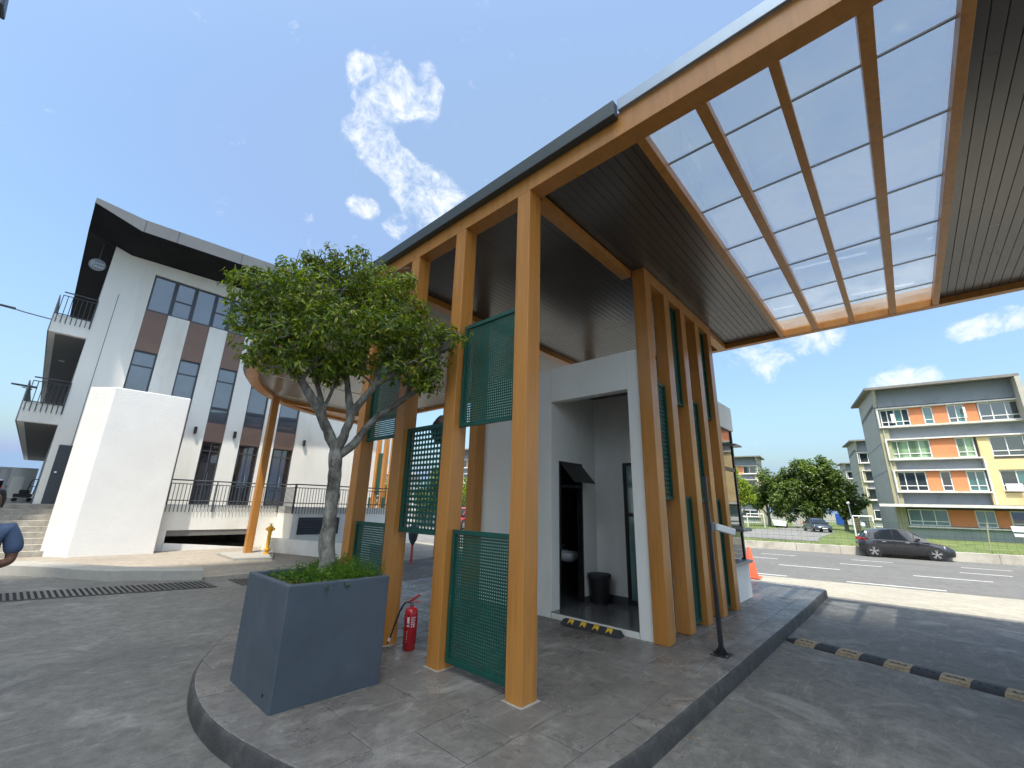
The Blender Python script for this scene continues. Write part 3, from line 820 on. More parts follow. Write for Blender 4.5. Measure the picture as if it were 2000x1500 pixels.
# glazed guard bay at the far end of the guardhouse
bay = thing('guard_bay', 'projecting glazed guard window bay past the last orange post', 'window bay', (9.0, 2.6, 0))
put('base_wall', bx(8.42, 9.66, 2.50, 4.6, -0.02, 0.60), 'plaster', bay, bevel=0.006)
put('sill', bx(8.40, 9.72, 2.44, 4.62, 0.603, 0.66), 'grey_metal', bay)
put('header', bx(8.61, 9.66, 2.50, 4.6, 3.16, 3.66), 'plaster', bay, bevel=0.006)
for z0, z1 in ((0.70, 1.20), (1.27, 2.32), (2.39, 3.15)):
    put('pane', bx(8.66, 9.58, 2.55, 2.57, z0, z1), 'win_dark', bay)
    put('pane', bx(9.60, 9.62, 2.66, 4.5, z0, z1), 'win_dark', bay)
fr = MB(); fr.box(9.585, 9.65, 2.53, 2.6, 0.66, 3.16)
for z in (1.2, 2.32): fr.box(8.62, 9.66, 2.53, 2.56, z, z+0.07)
put('window_frame', fr, 'black_metal', bay)
put('ledge', bx(9.2, 9.78, 2.40, 2.54, 1.18, 1.225), 'grey_metal', bay)
put('sunshade', bx(9.4, 9.86, 2.42, 2.75, 2.85, 2.88), 'grey_metal', bay)

# ------------------------------------------------------------------ planter, tree, ground cover
pl = MB()
px0, px1, py0, py1, ph, pt_ = 1.546, 2.452, 3.79, 4.725, 0.885, 0.055
o_ = [(px0, py0), (px1, py0-0.035), (px1+0.01, py1-0.02), (px0, py1)]
i_ = [(px0+pt_, py0+pt_), (px1-pt_, py0+pt_-0.035), (px1-pt_, py1-pt_), (px0+pt_, py1-pt_)]
pl.grid([[(x, y, 0.001) for x, y in o_], [(x, y, ph) for x, y in o_], [(x, y, ph) for x, y in i_], [(x, y, 0.5) for x, y in i_]], closed=True)
planter = tag(put('planter', pl, 'navy', bevel=0.012), 'large square slate blue planter box holding the tree', 'planter')
sl_ = MB(); N_ = 14
rows = []
for i in range(N_+1):
    rows.append([(px0+pt_-0.005+(px1-px0-2*pt_+0.01)*i/N_, py0-0.03+pt_+(py1-py0-2*pt_+0.03)*j/N_, 0.80+0.018*math.sin(i*2.1+j*1.3)+0.02*math.sin(i*0.7-j*0.9)) for j in range(N_+1)])
sl_.grid(rows); put('soil', sl_, 'soil', planter, smooth=True)
for (x, y) in ((2.26, 3.768), (1.545, 3.95)):
    put('weep_hole', MB().lathe([(0.012, -0.002), (0.013, 0.004), (0.007, 0.004)], (0, 0, 0), 10), 'black', planter, (x, y, 0.09), rot=(math.radians(90) if y < 3.8 else 0, math.radians(-90) if y > 3.8 else 0, 0))

TREE = {'trunk': [[2.191,4.457,0.725,0.085],[2.151,4.476,1.086,0.075],[2.139,4.482,1.512,0.068],[2.127,4.487,1.801,0.066],[2.109,4.496,2.071,0.07]],
'L': [[2.109,4.496,2.071,0.06],[1.998,4.515,2.269,0.052],[1.875,4.539,2.486,0.047],[1.758,4.549,2.634,0.044],[1.65,4.545,2.767,0.04],[1.518,4.551,2.888,0.034],[1.408,4.547,2.997,0.025],[1.255,4.563,3.122,0.015]],
'L2': [[1.935,4.522,2.41,0.035],[1.934,4.633,2.597,0.03],[1.884,4.733,2.839,0.025],[1.821,4.851,3.123,0.018],[1.72,4.953,3.436,0.012]],
'L3': [[1.961,4.598,2.539,0.02],[2.04,4.638,2.768,0.016],[2.101,4.665,2.94,0.014],[2.139,4.703,3.245,0.01]],
'M': [[2.109,4.496,2.071,0.055],[2.186,4.515,2.25,0.05],[2.232,4.527,2.479,0.046],[2.193,4.567,2.729,0.036],[2.154,4.585,2.938,0.03],[2.095,4.613,3.148,0.026],[2.008,4.598,3.437,0.02],[1.907,4.59,3.725,0.013],[1.835,4.624,4.109,0.008]],
'R': [[2.232,4.527,2.479,0.045],[2.269,4.421,2.614,0.042],[2.364,4.289,2.824,0.038],[2.47,4.195,2.943,0.03],[2.599,4.102,3.082,0.024],[2.725,4.01,3.179,0.018]],
'R2': [[2.142,4.502,2.019,0.05],[2.288,4.478,2.157,0.045],[2.423,4.46,2.384,0.04],[2.556,4.419,2.546,0.037],[2.715,4.367,2.681,0.033],[2.8,4.298,2.802,0.028],[2.8,4.18,2.924,0.018],[2.8,3.905,2.907,0.01]],
'R3': [[2.364,4.289,2.824,0.03],[2.432,4.345,3.184,0.022],[2.532,4.353,3.546,0.017],[2.61,4.372,3.927,0.01]],
'L4': [[1.65,4.545,2.767,0.028],[1.624,4.722,3.1,0.022],[1.524,4.879,3.414,0.015],[1.403,4.991,3.721,0.01]],
'M2': [[2.095,4.613,3.148,0.02],[2.202,4.673,3.522,0.015],[2.321,4.673,3.91,0.01],[2.455,4.666,4.254,0.008]],
'R4': [[2.47,4.195,2.943,0.02],[2.721,4.21,3.301,0.014],[2.8,3.923,3.422,0.01],[2.8,3.537,3.356,0.006]],
'R5': [[2.715,4.367,2.681,0.015],[2.8,4.251,2.84,0.012],[2.8,4.081,3.099,0.01],[2.8,3.801,3.231,0.006]]}
CLUMPS = [[1.114,4.74,3.704,.255],[1.149,4.833,3.39,.239],[1.224,4.633,3.018,.213],[1.449,5.024,3.685,.319],[1.408,4.823,3.99,.239],[1.467,4.409,3.151,.239],[1.573,4.415,3.663,.319],[1.748,4.885,4.237,.239],
[1.695,4.192,3.284,.293],[1.819,4.631,4.242,.186],[1.795,4.642,4.445,.074],[2.104,4.884,4.036,.319],[1.996,4.438,4.112,.266],[2.03,4.202,3.401,.319],[2.238,4.656,3.197,.239],[2.328,4.394,3.963,.319],[2.3,4.021,3.443,.293],
[2.592,4.381,4.139,.213],[2.469,4.659,4.408,.213],[2.714,4.324,3.393,.293],[2.678,4.12,3.805,.213],[2.729,3.93,3.434,.239],[2.8,3.793,3.166,.213],[2.8,3.587,3.4,.17],[2.8,3.355,3.279,.096],[1.852,4.726,3.104,.239],
[2.8,3.855,2.898,.138],[1.675,5.25,3.704,.319],[2.055,5.183,3.968,.319],[2.521,4.965,3.928,.346],[2.8,4.39,3.716,.266],[1.514,4.994,3.069,.186],[1.019,4.894,3.81,.096],[2.692,4.334,4.35,.117],[2.101,4.61,4.513,.133],[1.599,4.844,4.291,.133]]
tree = thing('planter_tree', 'small round-crowned tree with mottled forked trunk in the blue planter', 'tree', (2.19, 4.46, 0.8))
def resample(L_):
    out = []
    for i in range(len(L_)-1):
        p0 = L_[max(i-1, 0)]; p1 = L_[i]; p2 = L_[i+1]; p3 = L_[min(i+2, len(L_)-1)]
        for k in range(4):
            t = k/4
            out.append([0.5*((2*p1[c])+(-p0[c]+p2[c])*t+(2*p0[c]-5*p1[c]+4*p2[c]-p3[c])*t*t+(-p0[c]+3*p1[c]-3*p2[c]+p3[c])*t**3) for c in range(4)])
    out.append(list(L_[-1])); return out
rt = random.Random(11)
tb = MB()
tips = []
for k, L_ in TREE.items():
    R_ = resample(L_)
    for i, p in enumerate(R_):
        j = 0.10*p[3]
        p[0] += rt.uniform(-j, j); p[1] += rt.uniform(-j, j); p[3] *= rt.uniform(0.93, 1.09)
    if k == 'trunk': R_[0][3] *= 1.25; R_[1][3] *= 1.12
    tb.tube([p[:3] for p in R_], [p[3] for p in R_], 10)
    tips += [p for p in R_[len(R_)//3:] if k != 'trunk']
# secondary branches fanning out of the limbs into the crown, then fine twigs
CL_EXTRA = [[1.52, 4.42, 2.92, .17], [1.78, 4.36, 2.98, .19], [2.08, 4.30, 3.06, .20], [2.42, 4.16, 3.08, .19], [2.66, 4.02, 3.0, .17], [1.30, 4.62, 3.22, .2], [2.0, 4.7, 2.98, .2], [2.72, 3.86, 2.86, .13], [1.42, 4.72, 3.45, .26], [2.5, 4.3, 3.6, .25]]
CLUMPS = CLUMPS+CL_EXTRA
crown_c = Vector((2.0, 4.55, 3.1))
br_pts = []
for c in CLUMPS:
    cc = Vector(c[:3])
    for q in range(2):
        near = rt.choice(sorted(tips, key=lambda p: (Vector(p[:3])-cc).length+(0.5 if p[2] > c[2]-0.05 else 0))[:6])
        a = Vector(near[:3]); b = cc+Vector((rt.gauss(0, 1), rt.gauss(0, 1), rt.gauss(0, 1)))*c[3]*0.4
        m1 = a.lerp(b, 0.35)+Vector((rt.uniform(-.07, .07), rt.uniform(-.07, .07), rt.uniform(-.02, .08))); m2 = a.lerp(b, 0.7)+Vector((rt.uniform(-.06, .06), rt.uniform(-.06, .06), rt.uniform(-.02, .06)))
        tb.tube([a, m1, m2, b], [0.017, 0.013, 0.009, 0.005], 6)
        br_pts += [(m1, 0.4), (m2, 0.6), (b, 0.8)]
        for w_ in range(4):
            st_ = rt.choice((m1, m2, b)); en = b+Vector((rt.gauss(0, 1), rt.gauss(0, 1), rt.gauss(0, 1))).normalized()*c[3]*rt.uniform(0.5, 1.0)
            md = st_.lerp(en, 0.5)+Vector((rt.uniform(-.03, .03), rt.uniform(-.03, .03), rt.uniform(-.01, .05)))
            if en.x < 2.92: tb.tube([st_, md, en], [0.007, 0.005, 0.002], 5)
put('trunk', tb, 'bark', tree, smooth=True)
def leaf_shape(mb, p, d, nrm, ln, wd, fold=0.25):
    d = d.normalized(); s_ = d.cross(nrm).normalized(); u = s_.cross(d).normalized()
    a = p; b = p+d*ln
    m1 = p+d*ln*0.42+s_*wd*0.5+u*wd*fold; m2 = p+d*ln*0.42-s_*wd*0.5+u*wd*fold; mid = p+d*ln*0.45
    k = len(mb.v)
    mb.v.extend([tuple(a), tuple(m1), tuple(b-u*ln*0.12), tuple(m2), tuple(mid)])
    mb.f.extend([(k, k+1, k+4), (k+1, k+2, k+4), (k+2, k+3, k+4), (k+3, k, k+4)])
cr = MB()
for c in CLUMPS:
    cc = Vector(c[:3]); r_ = c[3]
    nspr = max(8, int(620*r_*r_*2.1))
    for q in range(nspr):
        v = Vector((rt.gauss(0, 1), rt.gauss(0, 1), rt.gauss(0, 1))).normalized()
        rad = r_*(rt.random()**0.30)*rt.uniform(0.85, 1.18)
        p = cc+Vector((v.x, v.y, v.z*0.92))*rad
        if p.x > 2.93: p.x = 2.93-rt.random()*0.25
        out = (v*0.8+Vector((0, 0, 0.35))+Vector((rt.uniform(-.5, .5), rt.uniform(-.5, .5), rt.uniform(-.4, .4)))).normalized()
        nl = rt.choice((5, 6, 7, 8))
        for l in range(nl):
            a = 2*math.pi*l/nl+rt.uniform(-.5, .5)
            side = out.orthogonal().normalized(); side.rotate(Matrix.Rotation(a, 3, out))
            d = (side*0.9+out*rt.uniform(0.0, 0.7)+Vector((0, 0, -0.6))).normalized()
            q_ = p+out*rt.uniform(-0.05, 0.05)+Vector((rt.uniform(-1, 1), rt.uniform(-1, 1), rt.uniform(-1, 1)))*0.012
            leaf_shape(cr, q_, d, out+Vector((rt.uniform(-.4, .4), rt.uniform(-.4, .4), rt.uniform(-.2, .4))), rt.uniform(0.05, 0.092), rt.uniform(0.02, 0.033))
put('crown', cr, 'leaf', tree)
# weeds and dry leaves in the planter
gc = MB(); dl = MB()
for q in range(900):
    x = rt.uniform(px0+0.1, px1-0.03); y = rt.uniform(py0, py1-0.06)
    dens = (x-px0)/(px1-px0)
    if rt.random() > 0.25+0.85*dens: continue
    if x < px0+0.3 and y < py0+0.5 and rt.random() < 0.6: continue
    p = Vector((x, y, 0.80)); hgt = rt.uniform(0.04, 0.17)*(0.6+0.9*dens)
    top = p+Vector((rt.uniform(-.05, .05), rt.uniform(-.05, .05), hgt))
    gc.tube([p, (p+top)/2+Vector((rt.uniform(-.01, .01), rt.uniform(-.01, .01), 0)), top], [0.0025, 0.002, 0.001], 4)
    for l in range(rt.choice((5, 6, 8))):
        a = rt.uniform(0, 6.28); t = rt.uniform(0.35, 1.0)
        d = Vector((math.cos(a), math.sin(a), rt.uniform(-0.1, 0.7)))
        leaf_shape(gc, p.lerp(top, t), d, Vector((0, 0, 1)), rt.uniform(0.028, 0.055), rt.uniform(0.009, 0.018))
for q in range(150):
    x = rt.uniform(px0+0.07, px1-0.07); y = rt.uniform(py0+0.03, py1-0.08)
    leaf_shape(dl, Vector((x, y, 0.825+rt.uniform(0, 0.012))), Vector((rt.uniform(-1, 1), rt.uniform(-1, 1), rt.uniform(-.2, .3))), Vector((rt.uniform(-.5, .5), rt.uniform(-.5, .5), 1)), rt.uniform(0.03, 0.06), rt.uniform(0.014, 0.025))
tag(put('ground_cover', gc, 'leaf_low'), 'low green weeds growing in the planter soil', 'weeds', kind='stuff')
tag(put('leaf_litter', dl, 'dry_leaf'), 'dry brown fallen leaves on the planter soil', 'leaf litter', kind='stuff')

# ------------------------------------------------------------------ fire extinguisher
fe = thing('fire_extinguisher', 'red fire extinguisher with black hose standing between the orange columns', 'extinguisher', (3.16, 4.34, 0))
ex, ey = 3.16, 4.34
put('cylinder', MB().lathe([(0.062, 0.002), (0.066, 0.01), (0.066, 0.055), (0.072, 0.062), (0.073, 0.36), (0.070, 0.385), (0.055, 0.41), (0.03, 0.422), (0.02, 0.425), (0.02, 0.44)], (ex, ey, 0), 28), 'red', fe, smooth=True)
put('valve', MB().lathe([(0.018, 0.438), (0.02, 0.445), (0.02, 0.475), (0.014, 0.48)], (ex, ey, 0), 14).box(ex-0.012, ex+0.012, ey-0.012, ey+0.02, 0.462, 0.485), 'grey_metal', fe, smooth=True)
hd = Vector((0.74, -0.67, 0))
def along(u, z): return (ex+hd.x*u, ey+hd.y*u, z)
put('handle', MB().tube([along(-0.03, 0.485), along(0.0, 0.495), along(0.03, 0.515), along(0.07, 0.548), along(0.085, 0.552)], [0.010, 0.012, 0.012, 0.010, 0.006], 8), 'red', fe, smooth=True)
put('lever', MB().tube([along(0.0, 0.478), along(0.05, 0.478), along(0.10, 0.474)], [0.009, 0.008, 0.005], 8), 'red', fe, smooth=True)
put('hose', MB().tube([along(-0.02, 0.468), along(-0.05, 0.475), along(-0.09, 0.455), along(-0.13, 0.38), along(-0.165, 0.27), along(-0.20, 0.15), along(-0.215, 0.10)], [0.010]*5+[0.009, 0.008], 10), 'black', fe, smooth=True)
put('nozzle', MB().tube([along(-0.214, 0.115), along(-0.222, 0.085)], [0.014, 0.014], 10), 'offwhite', fe, smooth=True)
put('nozzle_tip', MB().tube([along(-0.222, 0.085), along(-0.24, 0.055)], [0.007, 0.008], 8), 'black', fe)
def wrap_patch(u0, u1, z0, z1, r=0.0738):
    base_a = math.atan2(-ey, -ex)   # side facing the drive
    m = MB(); rows = []
    for z in (z0, z1): rows.append([(ex+r*math.cos(base_a+u0+(u1-u0)*k/8), ey+r*math.sin(base_a+u0+(u1-u0)*k/8), z) for k in range(9)])
    return m.grid(rows)
put('label', wrap_patch(-0.55, -0.22, 0.24, 0.335), 'offwhite', fe)
put('label', wrap_patch(-0.55, -0.25, 0.255, 0.275, 0.0742), 'blue_label', fe)
for k in range(5): put('print_line', wrap_patch(0.05, 0.75-(0.12 if k % 2 else 0), 0.262+k*0.017, 0.268+k*0.017), 'offwhite', fe)
for u in (0.08, 0.42): put('print_line', wrap_patch(u, u+0.17, 0.235, 0.254), 'offwhite', fe)
for k in range(5): put('print_line', wrap_patch(-0.5, -0.44, 0.09+k*0.024, 0.103+k*0.024), 'offwhite', fe)

# ------------------------------------------------------------------ camera post, speed hump, wrapped bundle
po = thing('camera_post', 'slim black post with small pale camera in front of the orange posts', 'post', (5.6, 1.84, 0))
put('pole', bx(5.577, 5.623, 1.817, 1.863, 0.006, 1.96), 'black_metal', po, bevel=0.004)
put('base_plate', bx(5.50, 5.70, 1.745, 1.935, 0.0025, 0.012), 'black_metal', po, bevel=0.003)
gs = MB()
for a, b in ((1, 0), (-1, 0), (0, 1), (0, -1)):
    c0 = (5.6+a*0.023, 1.84+b*0.023)
    gs.add([(c0[0], c0[1], 0.012), (5.6+a*0.075, 1.84+b*0.075, 0.012), (c0[0], c0[1], 0.09)], [(0, 1, 2), (2, 1, 0)])
put('gusset', gs, 'black_metal', po)
for a in (-1, 1):
    for b in (-1, 1): put('bolt', MB().lathe([(0.009, 0.0), (0.009, 0.012), (0.004, 0.014)], (5.6+a*0.08, 1.84+b*0.075, 0.012), 8), 'grey_metal', po)
put('bracket', bx(5.59, 5.66, 1.79, 1.816, 1.31, 1.42), 'grey_metal', po, bevel=0.004)
cb = MB(); cb.box(-0.02, 0.22, -0.04, 0.04, -0.04, 0.04)
put('camera_housing', cb, 'white', po, (5.66, 1.77, 1.36), rot=(0, math.radians(14), math.radians(-40)), bevel=0.012)

hump = thing('speed_hump', 'black and faded yellow rubber speed hump across the shaded drive', 'speed hump', (7.1, 0.6, ZD))
hdir = Vector((-0.235, -0.972)).normalized(); hn = Vector((0.972, -0.235))
hs0 = Vector((7.52, 1.43)); SEG = 0.238
def hump_seg(s0, s1, end=False):
    m = MB(); rows = []
    prof = [(-0.165, 0.0), (-0.158, 0.012), (-0.10, 0.036), (-0.03, 0.046), (0.03, 0.046), (0.10, 0.036), (0.158, 0.012), (0.165, 0.0)]
    for s_, k in ((s0, 0.35 if end else 1), (s1, 1)):
        rows.append([(hs0.x+hdir.x*s_+hn.x*u*k, hs0.y+hdir.y*s_+hn.y*u*k, ZD+0.001+z*(0.3 if (end and s_ == s0) else 1)) for u, z in prof])
    m.grid(rows[::-1])
    for r_, rev in ((rows[0], False), (rows[1], True)): m.poly(r_ if rev else r_[::-1])
    return m
put('end_cap', hump_seg(-0.16, -0.004, True), 'rubber', hump, smooth=True)
for k in range(22):
    s0 = k*SEG
    seg = put('segment', hump_seg(s0, s0+SEG-0.004), 'rubber_tan' if k % 2 == 0 else 'rubber', hump, smooth=True)
    if k < 10:
        cm = MB(); rb = MB()
        for q, sg in ((0.25, 1), (0.5, -1), (0.75, 1)):
            c0 = s0+SEG*q
            def hp(ds, u, z=0.0035):
                zz = 0.046-0.010*max(0, (abs(u)-0.03)/0.07)
                return (hs0.x+hdir.x*(c0+ds)+hn.x*u, hs0.y+hdir.y*(c0+ds)+hn.y*u, ZD+0.001+zz+z)
            cm.add([hp(-0.022, -0.075+0.02*(sg < 0)), hp(0.022, -0.075+0.02*(sg < 0)), hp(0, -0.035+0.0*sg)], [(0, 1, 2)])
        put('tread_stud', cm, 'pit', hump)
        if k % 2 == 0:
            for q in range(15):
                ds = -SEG/2+0.012+q*0.0155; c0 = s0+SEG/2
                sgn = 1 if q < 7 else -1
                def hp2(d_, u):
                    zz = 0.046-0.010*max(0, (abs(u)-0.03)/0.07) if abs(u) < 0.1 else 0.036-0.024*(abs(u)-0.1)/0.058
                    return (hs0.x+hdir.x*(c0+d_)+hn.x*u, hs0.y+hdir.y*(c0+d_)+hn.y*u, ZD+0.0035+zz)
                u0, u1 = -0.145, -0.05
                lim_ = lambda d_: max(-SEG/2+0.004, min(SEG/2-0.008, d_))
                rb.add([hp2(lim_(ds), u0), hp2(lim_(ds+0.006), u0), hp2(lim_(ds+0.006+0.05*sgn), u1), hp2(lim_(ds+0.05*sgn), u1)], [(0, 1, 2, 3)])
            r_ = put('tread_rib', rb, 'rubber', hump); r_["kind"] = 'stuff'
bg = MB(); rows = []
rb_ = random.Random(5)
for i in range(11):
    k = i/10; z = 2.30+0.36*k; rr = 0.135*math.sin(math.pi*min(1, 0.10+0.85*k))**0.7+0.01
    rows.append([(3.42+rr*math.cos(a)*(1+rb_.uniform(-.08, .08)), 4.36+rr*math.sin(a)*(1+rb_.uniform(-.08, .08)), z) for a in [2*math.pi*j/16 for j in range(16)]])
bg.grid(rows, closed=True); bg.poly(rows[0][::-1]); bg.poly(rows[-1])
bg.tube([(3.42, 4.36, 2.62), (3.3, 4.0, 2.63), (3.15, 3.82, 2.63)], 0.02, 8)
tag(put('wrapped_bundle', bg, 'bag', smooth=True), 'dark wrapped bundle fixed high behind the second orange column', 'bundle')

# =================================================================== OFFICE BUILDING (left)
ob_ = thing('office_building', 'white three-storey office building with brown panels and dark upswept roof', 'building', (4.0, 20.0, ZD))
YF = 20.0; FL = 1.22
BANDS = [(1.36, 2.05), (2.73, 3.41), (4.04, 4.71), (5.30, 6.07), (6.60, 7.45)]
XE = 11.6
wl_ = MB()
wl_.box(0.10, XE, YF+0.14, 44, FL-0.6, 9.76)                     # body
piers = [(0.10, 1.36), (2.05, 2.73), (3.41, 4.04), (4.71, 5.30), (6.07, 6.60), (7.45, XE)]
for i, (a, b) in enumerate(piers):
    wl_.box(a, b, YF, YF+0.139, FL, 9.74 if i in (0, 5) else 8.26)
wl_.box(0.10, XE, YF, YF+0.139, 9.741, 10.15)
wl_.hexa([(0.566, YF, 10.151), (XE, YF, 10.151), (XE, 44, 10.151), (0.566, 44, 10.151)], [(0.566, YF, 10.17), (XE, YF, 10.60), (XE, 44, 10.60), (0.566, 44, 10.17)])
wl_.hexa([(0.10, YF, 10.151), (0.565, YF, 10.151), (0.565, 44, 10.151), (0.10, 44, 10.151)], [(0.10, YF, 10.42), (0.565, YF, 10.17), (0.565, 44, 10.17), (0.10, 44, 10.42)])
put('wall', wl_, 'plaster', ob_)
put('wall_joint', bx(0.535, 0.555, YF-0.002, YF, 3.0, 8.55), 'grey_conc', ob_)
put('deck', bx(2.62, XE, 18.1, YF-0.001, FL-0.15, FL-0.004), 'grey_conc', ob_)
F0 = Frame((0, 0), (1, 0), (0, 1))
def window(parent, F, a0, a1, z0, z1, b, fm, gm, cols=(), rows_=(), fw=0.05, dep=0.05, gb=0.03, name='window'):
    """frame as a part, every pane a sub-part"""
    m = MB()
    m.box(a0, a1, b, b+dep, z0, z0+fw, F); m.box(a0, a1, b, b+dep, z1-fw, z1, F)
    m.box(a0, a0+fw, b, b+dep, z0+fw, z1-fw, F); m.box(a1-fw, a1, b, b+dep, z0+fw, z1-fw, F)
    A = [a0+fw]+[c for c in cols]+[a1-fw]; Z = [z0+fw]+list(rows_)+[z1-fw]
    for c in cols: m.box(c-fw*0.4, c+fw*0.4, b+0.002, b+dep-0.002, z0+fw, z1-fw, F)
    for r_ in rows_: m.box(a0+fw, a1-fw, b+0.004, b+dep-0.004, r_-fw*0.4, r_+fw*0.4, F)
    w = put(name, m, fm, parent)
    k = 0
    for i in range(len(A)-1):
        for j in range(len(Z)-1):
            gg = gm[k % len(gm)] if isinstance(gm, (list, tuple)) else gm; k += 1
            put('pane', MB().box(A[i], A[i+1], b+gb, b+gb+0.01, Z[j], Z[j+1], F), gg, w)
    return w
for i, (a, b) in enumerate(BANDS):
    put('brown_panel', bx(a+0.003, b-0.003, YF+0.03, YF+0.138, 6.68, 8.255), 'brown_panel', ob_)
    window(ob_, F0, a+0.002, b-0.002, 5.0, 6.675, YF+0.07, 'rail', 'win', rows_=(6.12,))
    window(ob_, F0, a+0.002, b-0.002, 4.395, 4.995, YF+0.07, 'rail', 'win')
    put('brown_panel', bx(a+0.003, b-0.003, YF+0.03, YF+0.138, 3.66, 4.39), 'brown_panel', ob_)
    dr = window(ob_, F0, a+0.002, b-0.002, FL+0.003, 3.655, YF+0.07, 'rail', 'door_glass', cols=((a+b)/2,), rows_=(3.30,), name='door')
    put('handle', bx((a+b)/2+0.04, (a+b)/2+0.06, YF+0.03, YF+0.05, FL+0.85, FL+1.25), 'chrome', dr)
XS = [1.36, 2.08, 2.73, 3.43, 4.02, 4.70, 5.30, 6.05, 6.62, 7.45]
for i in range(9):
    window(ob_, F0, XS[i]+0.002, XS[i+1]-0.002, 8.265, 9.738, YF+0.08, 'rail', 'win', rows_=(8.95,) if i % 2 else (), fw=0.06)
for x in (3.72, 5.06, 7.84):
    l_ = put('wall_lamp', bx(x-0.045, x+0.045, YF-0.11, YF-0.002, 3.90, 4.16), 'black_metal', ob_, bevel=0.008)
put('service_door', bx(0.27, 0.95, YF-0.02, YF-0.003, FL+0.002, 3.06), 'rail', ob_)
put('door_handle', bx(0.34, 0.40, YF-0.05, YF-0.021, FL+0.95, FL+1.0), 'chrome', ob_)
# roof: upswept left edge, crease, long gentle rise
def roof_z(x): return 10.42+(0.566-x)*0.315 if x < 0.566 else 10.42+(x-0.566)*0.047
rf = MB()
secs = [-0.70, 0.566, 4.0, 7.5, XE+0.6]
YO = 18.26
th = [0.19, 0.46, 0.48, 0.5, 0.5]
bot_f = [(x, YO, roof_z(x)) for x in secs]; bot_w = [(x, YF, roof_z(x)-0.25) for x in secs]; bot_b = [(x, 45, roof_z(x)-0.25) for x in secs]
so = MB(); so.grid([bot_f, bot_w, bot_b]); put('soffit', so, 'roof_dark', ob_)
fa = MB(); fa.grid([[(x, YO-0.004, roof_z(x)-0.004) for x in secs], [(x, YO-0.004, roof_z(x)+t) for x, t in zip(secs, th)]])
fa.grid([[(-0.704, YO, roof_z(-0.7)), (-0.704, 45, roof_z(-0.7)-0.25)], [(-0.704, YO, roof_z(-0.7)+0.19), (-0.704, 45, roof_z(-0.7)+0.19)]])
put('fascia', fa, 'roof_fascia', ob_)
tp = MB(); tp.grid([[(x, YO, roof_z(x)+t) for x, t in zip(secs, th)], [(x, 45, roof_z(x)+t) for x, t in zip(secs, th)]]); put('roof', tp, 'roof_dark', ob_)
for x in (0.62, 1.55, 3.6, 5.6):
    put('fascia_joint', bx(x, x+0.012, YO-0.008, YO-0.0045, roof_z(x)+0.0, roof_z(x)+0.45), 'roof_dark', ob_)
# side galleries with railings
def railing(parent, pts, zt, zb, zl, sp=0.105, r=0.011, posts=1.4, name='railing'):
    fr_ = MB(); bl = MB()
    for (p, q) in zip(pts[:-1], pts[1:]):
        p, q = Vector(p), Vector(q); d = (q-p); L_ = d.length; d.normalize()
        for z, rr in ((zt, 0.022), (zt-0.12, 0.014), (zb, 0.016)):
            fr_.tube([(p.x, p.y, z), (q.x, q.y, z)], rr, 6)
        k = 0
        while k*sp < L_:
            c = p+d*(k*sp); bl.tube([(c.x, c.y, zl), (c.x, c.y, zt-0.12)], r, 5, cap=False); k += 1
        k = 0
        while k*posts <= L_+0.01:
            c = p+d*min(k*posts, L_); fr_.tube([(c.x, c.y, zl), (c.x, c.y, zt)], 0.02, 6); k += 1
    o = put(name, fr_, 'rail', parent)
    b = put('baluster', bl, 'rail', o); b["kind"] = 'stuff'
    return o
for z in (4.30, 7.30):
    put('gallery_slab', bx(-0.80, 0.099, YF, 44, z-0.62, z), 'plaster', ob_, bevel=0.006)
    put('gallery_ceiling', bx(-0.64, 0.098, YF+0.18, 44, z-0.635, z-0.622), 'grey_conc', ob_)
    put('side_panel', bx(-0.83, -0.802, YF+0.02, 44, z-0.62, z+0.68), 'grey_metal', ob_)
    railing(ob_, [(0.09, YF-0.03), (-0.74, YF-0.03)], z+0.80, z+0.02, z-0.28, 0.118)
put('ceiling_light', MB().lathe([(0.09, 0), (0.1, 0.02), (0.07, 0.03)], (-0.35, 24.2, 6.63), 12), 'offwhite', ob_)
# round sign hung from the side of the roof
sg = thing('hanging_sign', 'round dark sign with pale lettering under the upswept roof corner', 'sign', (-0.22, 20.3, 9.55))
sm_ = MB(); sm_.lathe([(0.20, -0.02), (0.21, -0.012), (0.21, 0.012), (0.20, 0.02)], (0, 0, 0), 32)
put('disc', sm_, 'rail', sg, (-0.22, 20.3, 9.52), rot=(math.radians(90), 0, 0))
put('rim', MB().lathe([(0.212, -0.024), (0.225, -0.024), (0.225, 0.024), (0.212, 0.024)], (0, 0, 0), 32), 'grey_metal', sg, (-0.22, 20.3, 9.52), rot=(math.radians(90), 0, 0))
put('hanger', bx(-0.235, -0.205, 20.29, 20.31, 9.74, 10.42), 'rail', sg)
for s_, z in (("Good", 9.58), ("Times", 9.455)):
    put('lettering', text_mesh(s_, 0.15), 'offwhite', sg, (-0.22, 20.275, z), rot=(math.radians(90), 0, 0))

# white stair block
blk = MB()
base = [(0.52, 18.15), (1.04, 17.5), (2.93, 17.42), (2.93, 18.05), (2.6, 18.6), (0.7, 18.6)]
blk.prism(base, ZD-0.1, 4.74)
tag(put('stair_wall', blk, 'plaster_rough', bevel=0.02), 'tall blank white block with chamfered sunlit edge beside the steps', 'wall')
# entrance steps
steps = struct('steps', MB().box(-9, 0.1, 20.0, 46, ZD, FL-0.152), 'steps')
for i in range(9):
    put('step', bx(-9, 0.75, 18.05+i*0.215, 20.0-0.001*i, ZD+0.001+i*0.152-(0.0 if i == 0 else 0.002), ZD+(i+1)*0.152), 'steps', steps, bevel=0.008)
put('platform', bx(-9, 0.099, 20.001, 46, FL-0.15, FL-0.002), 'steps', steps)
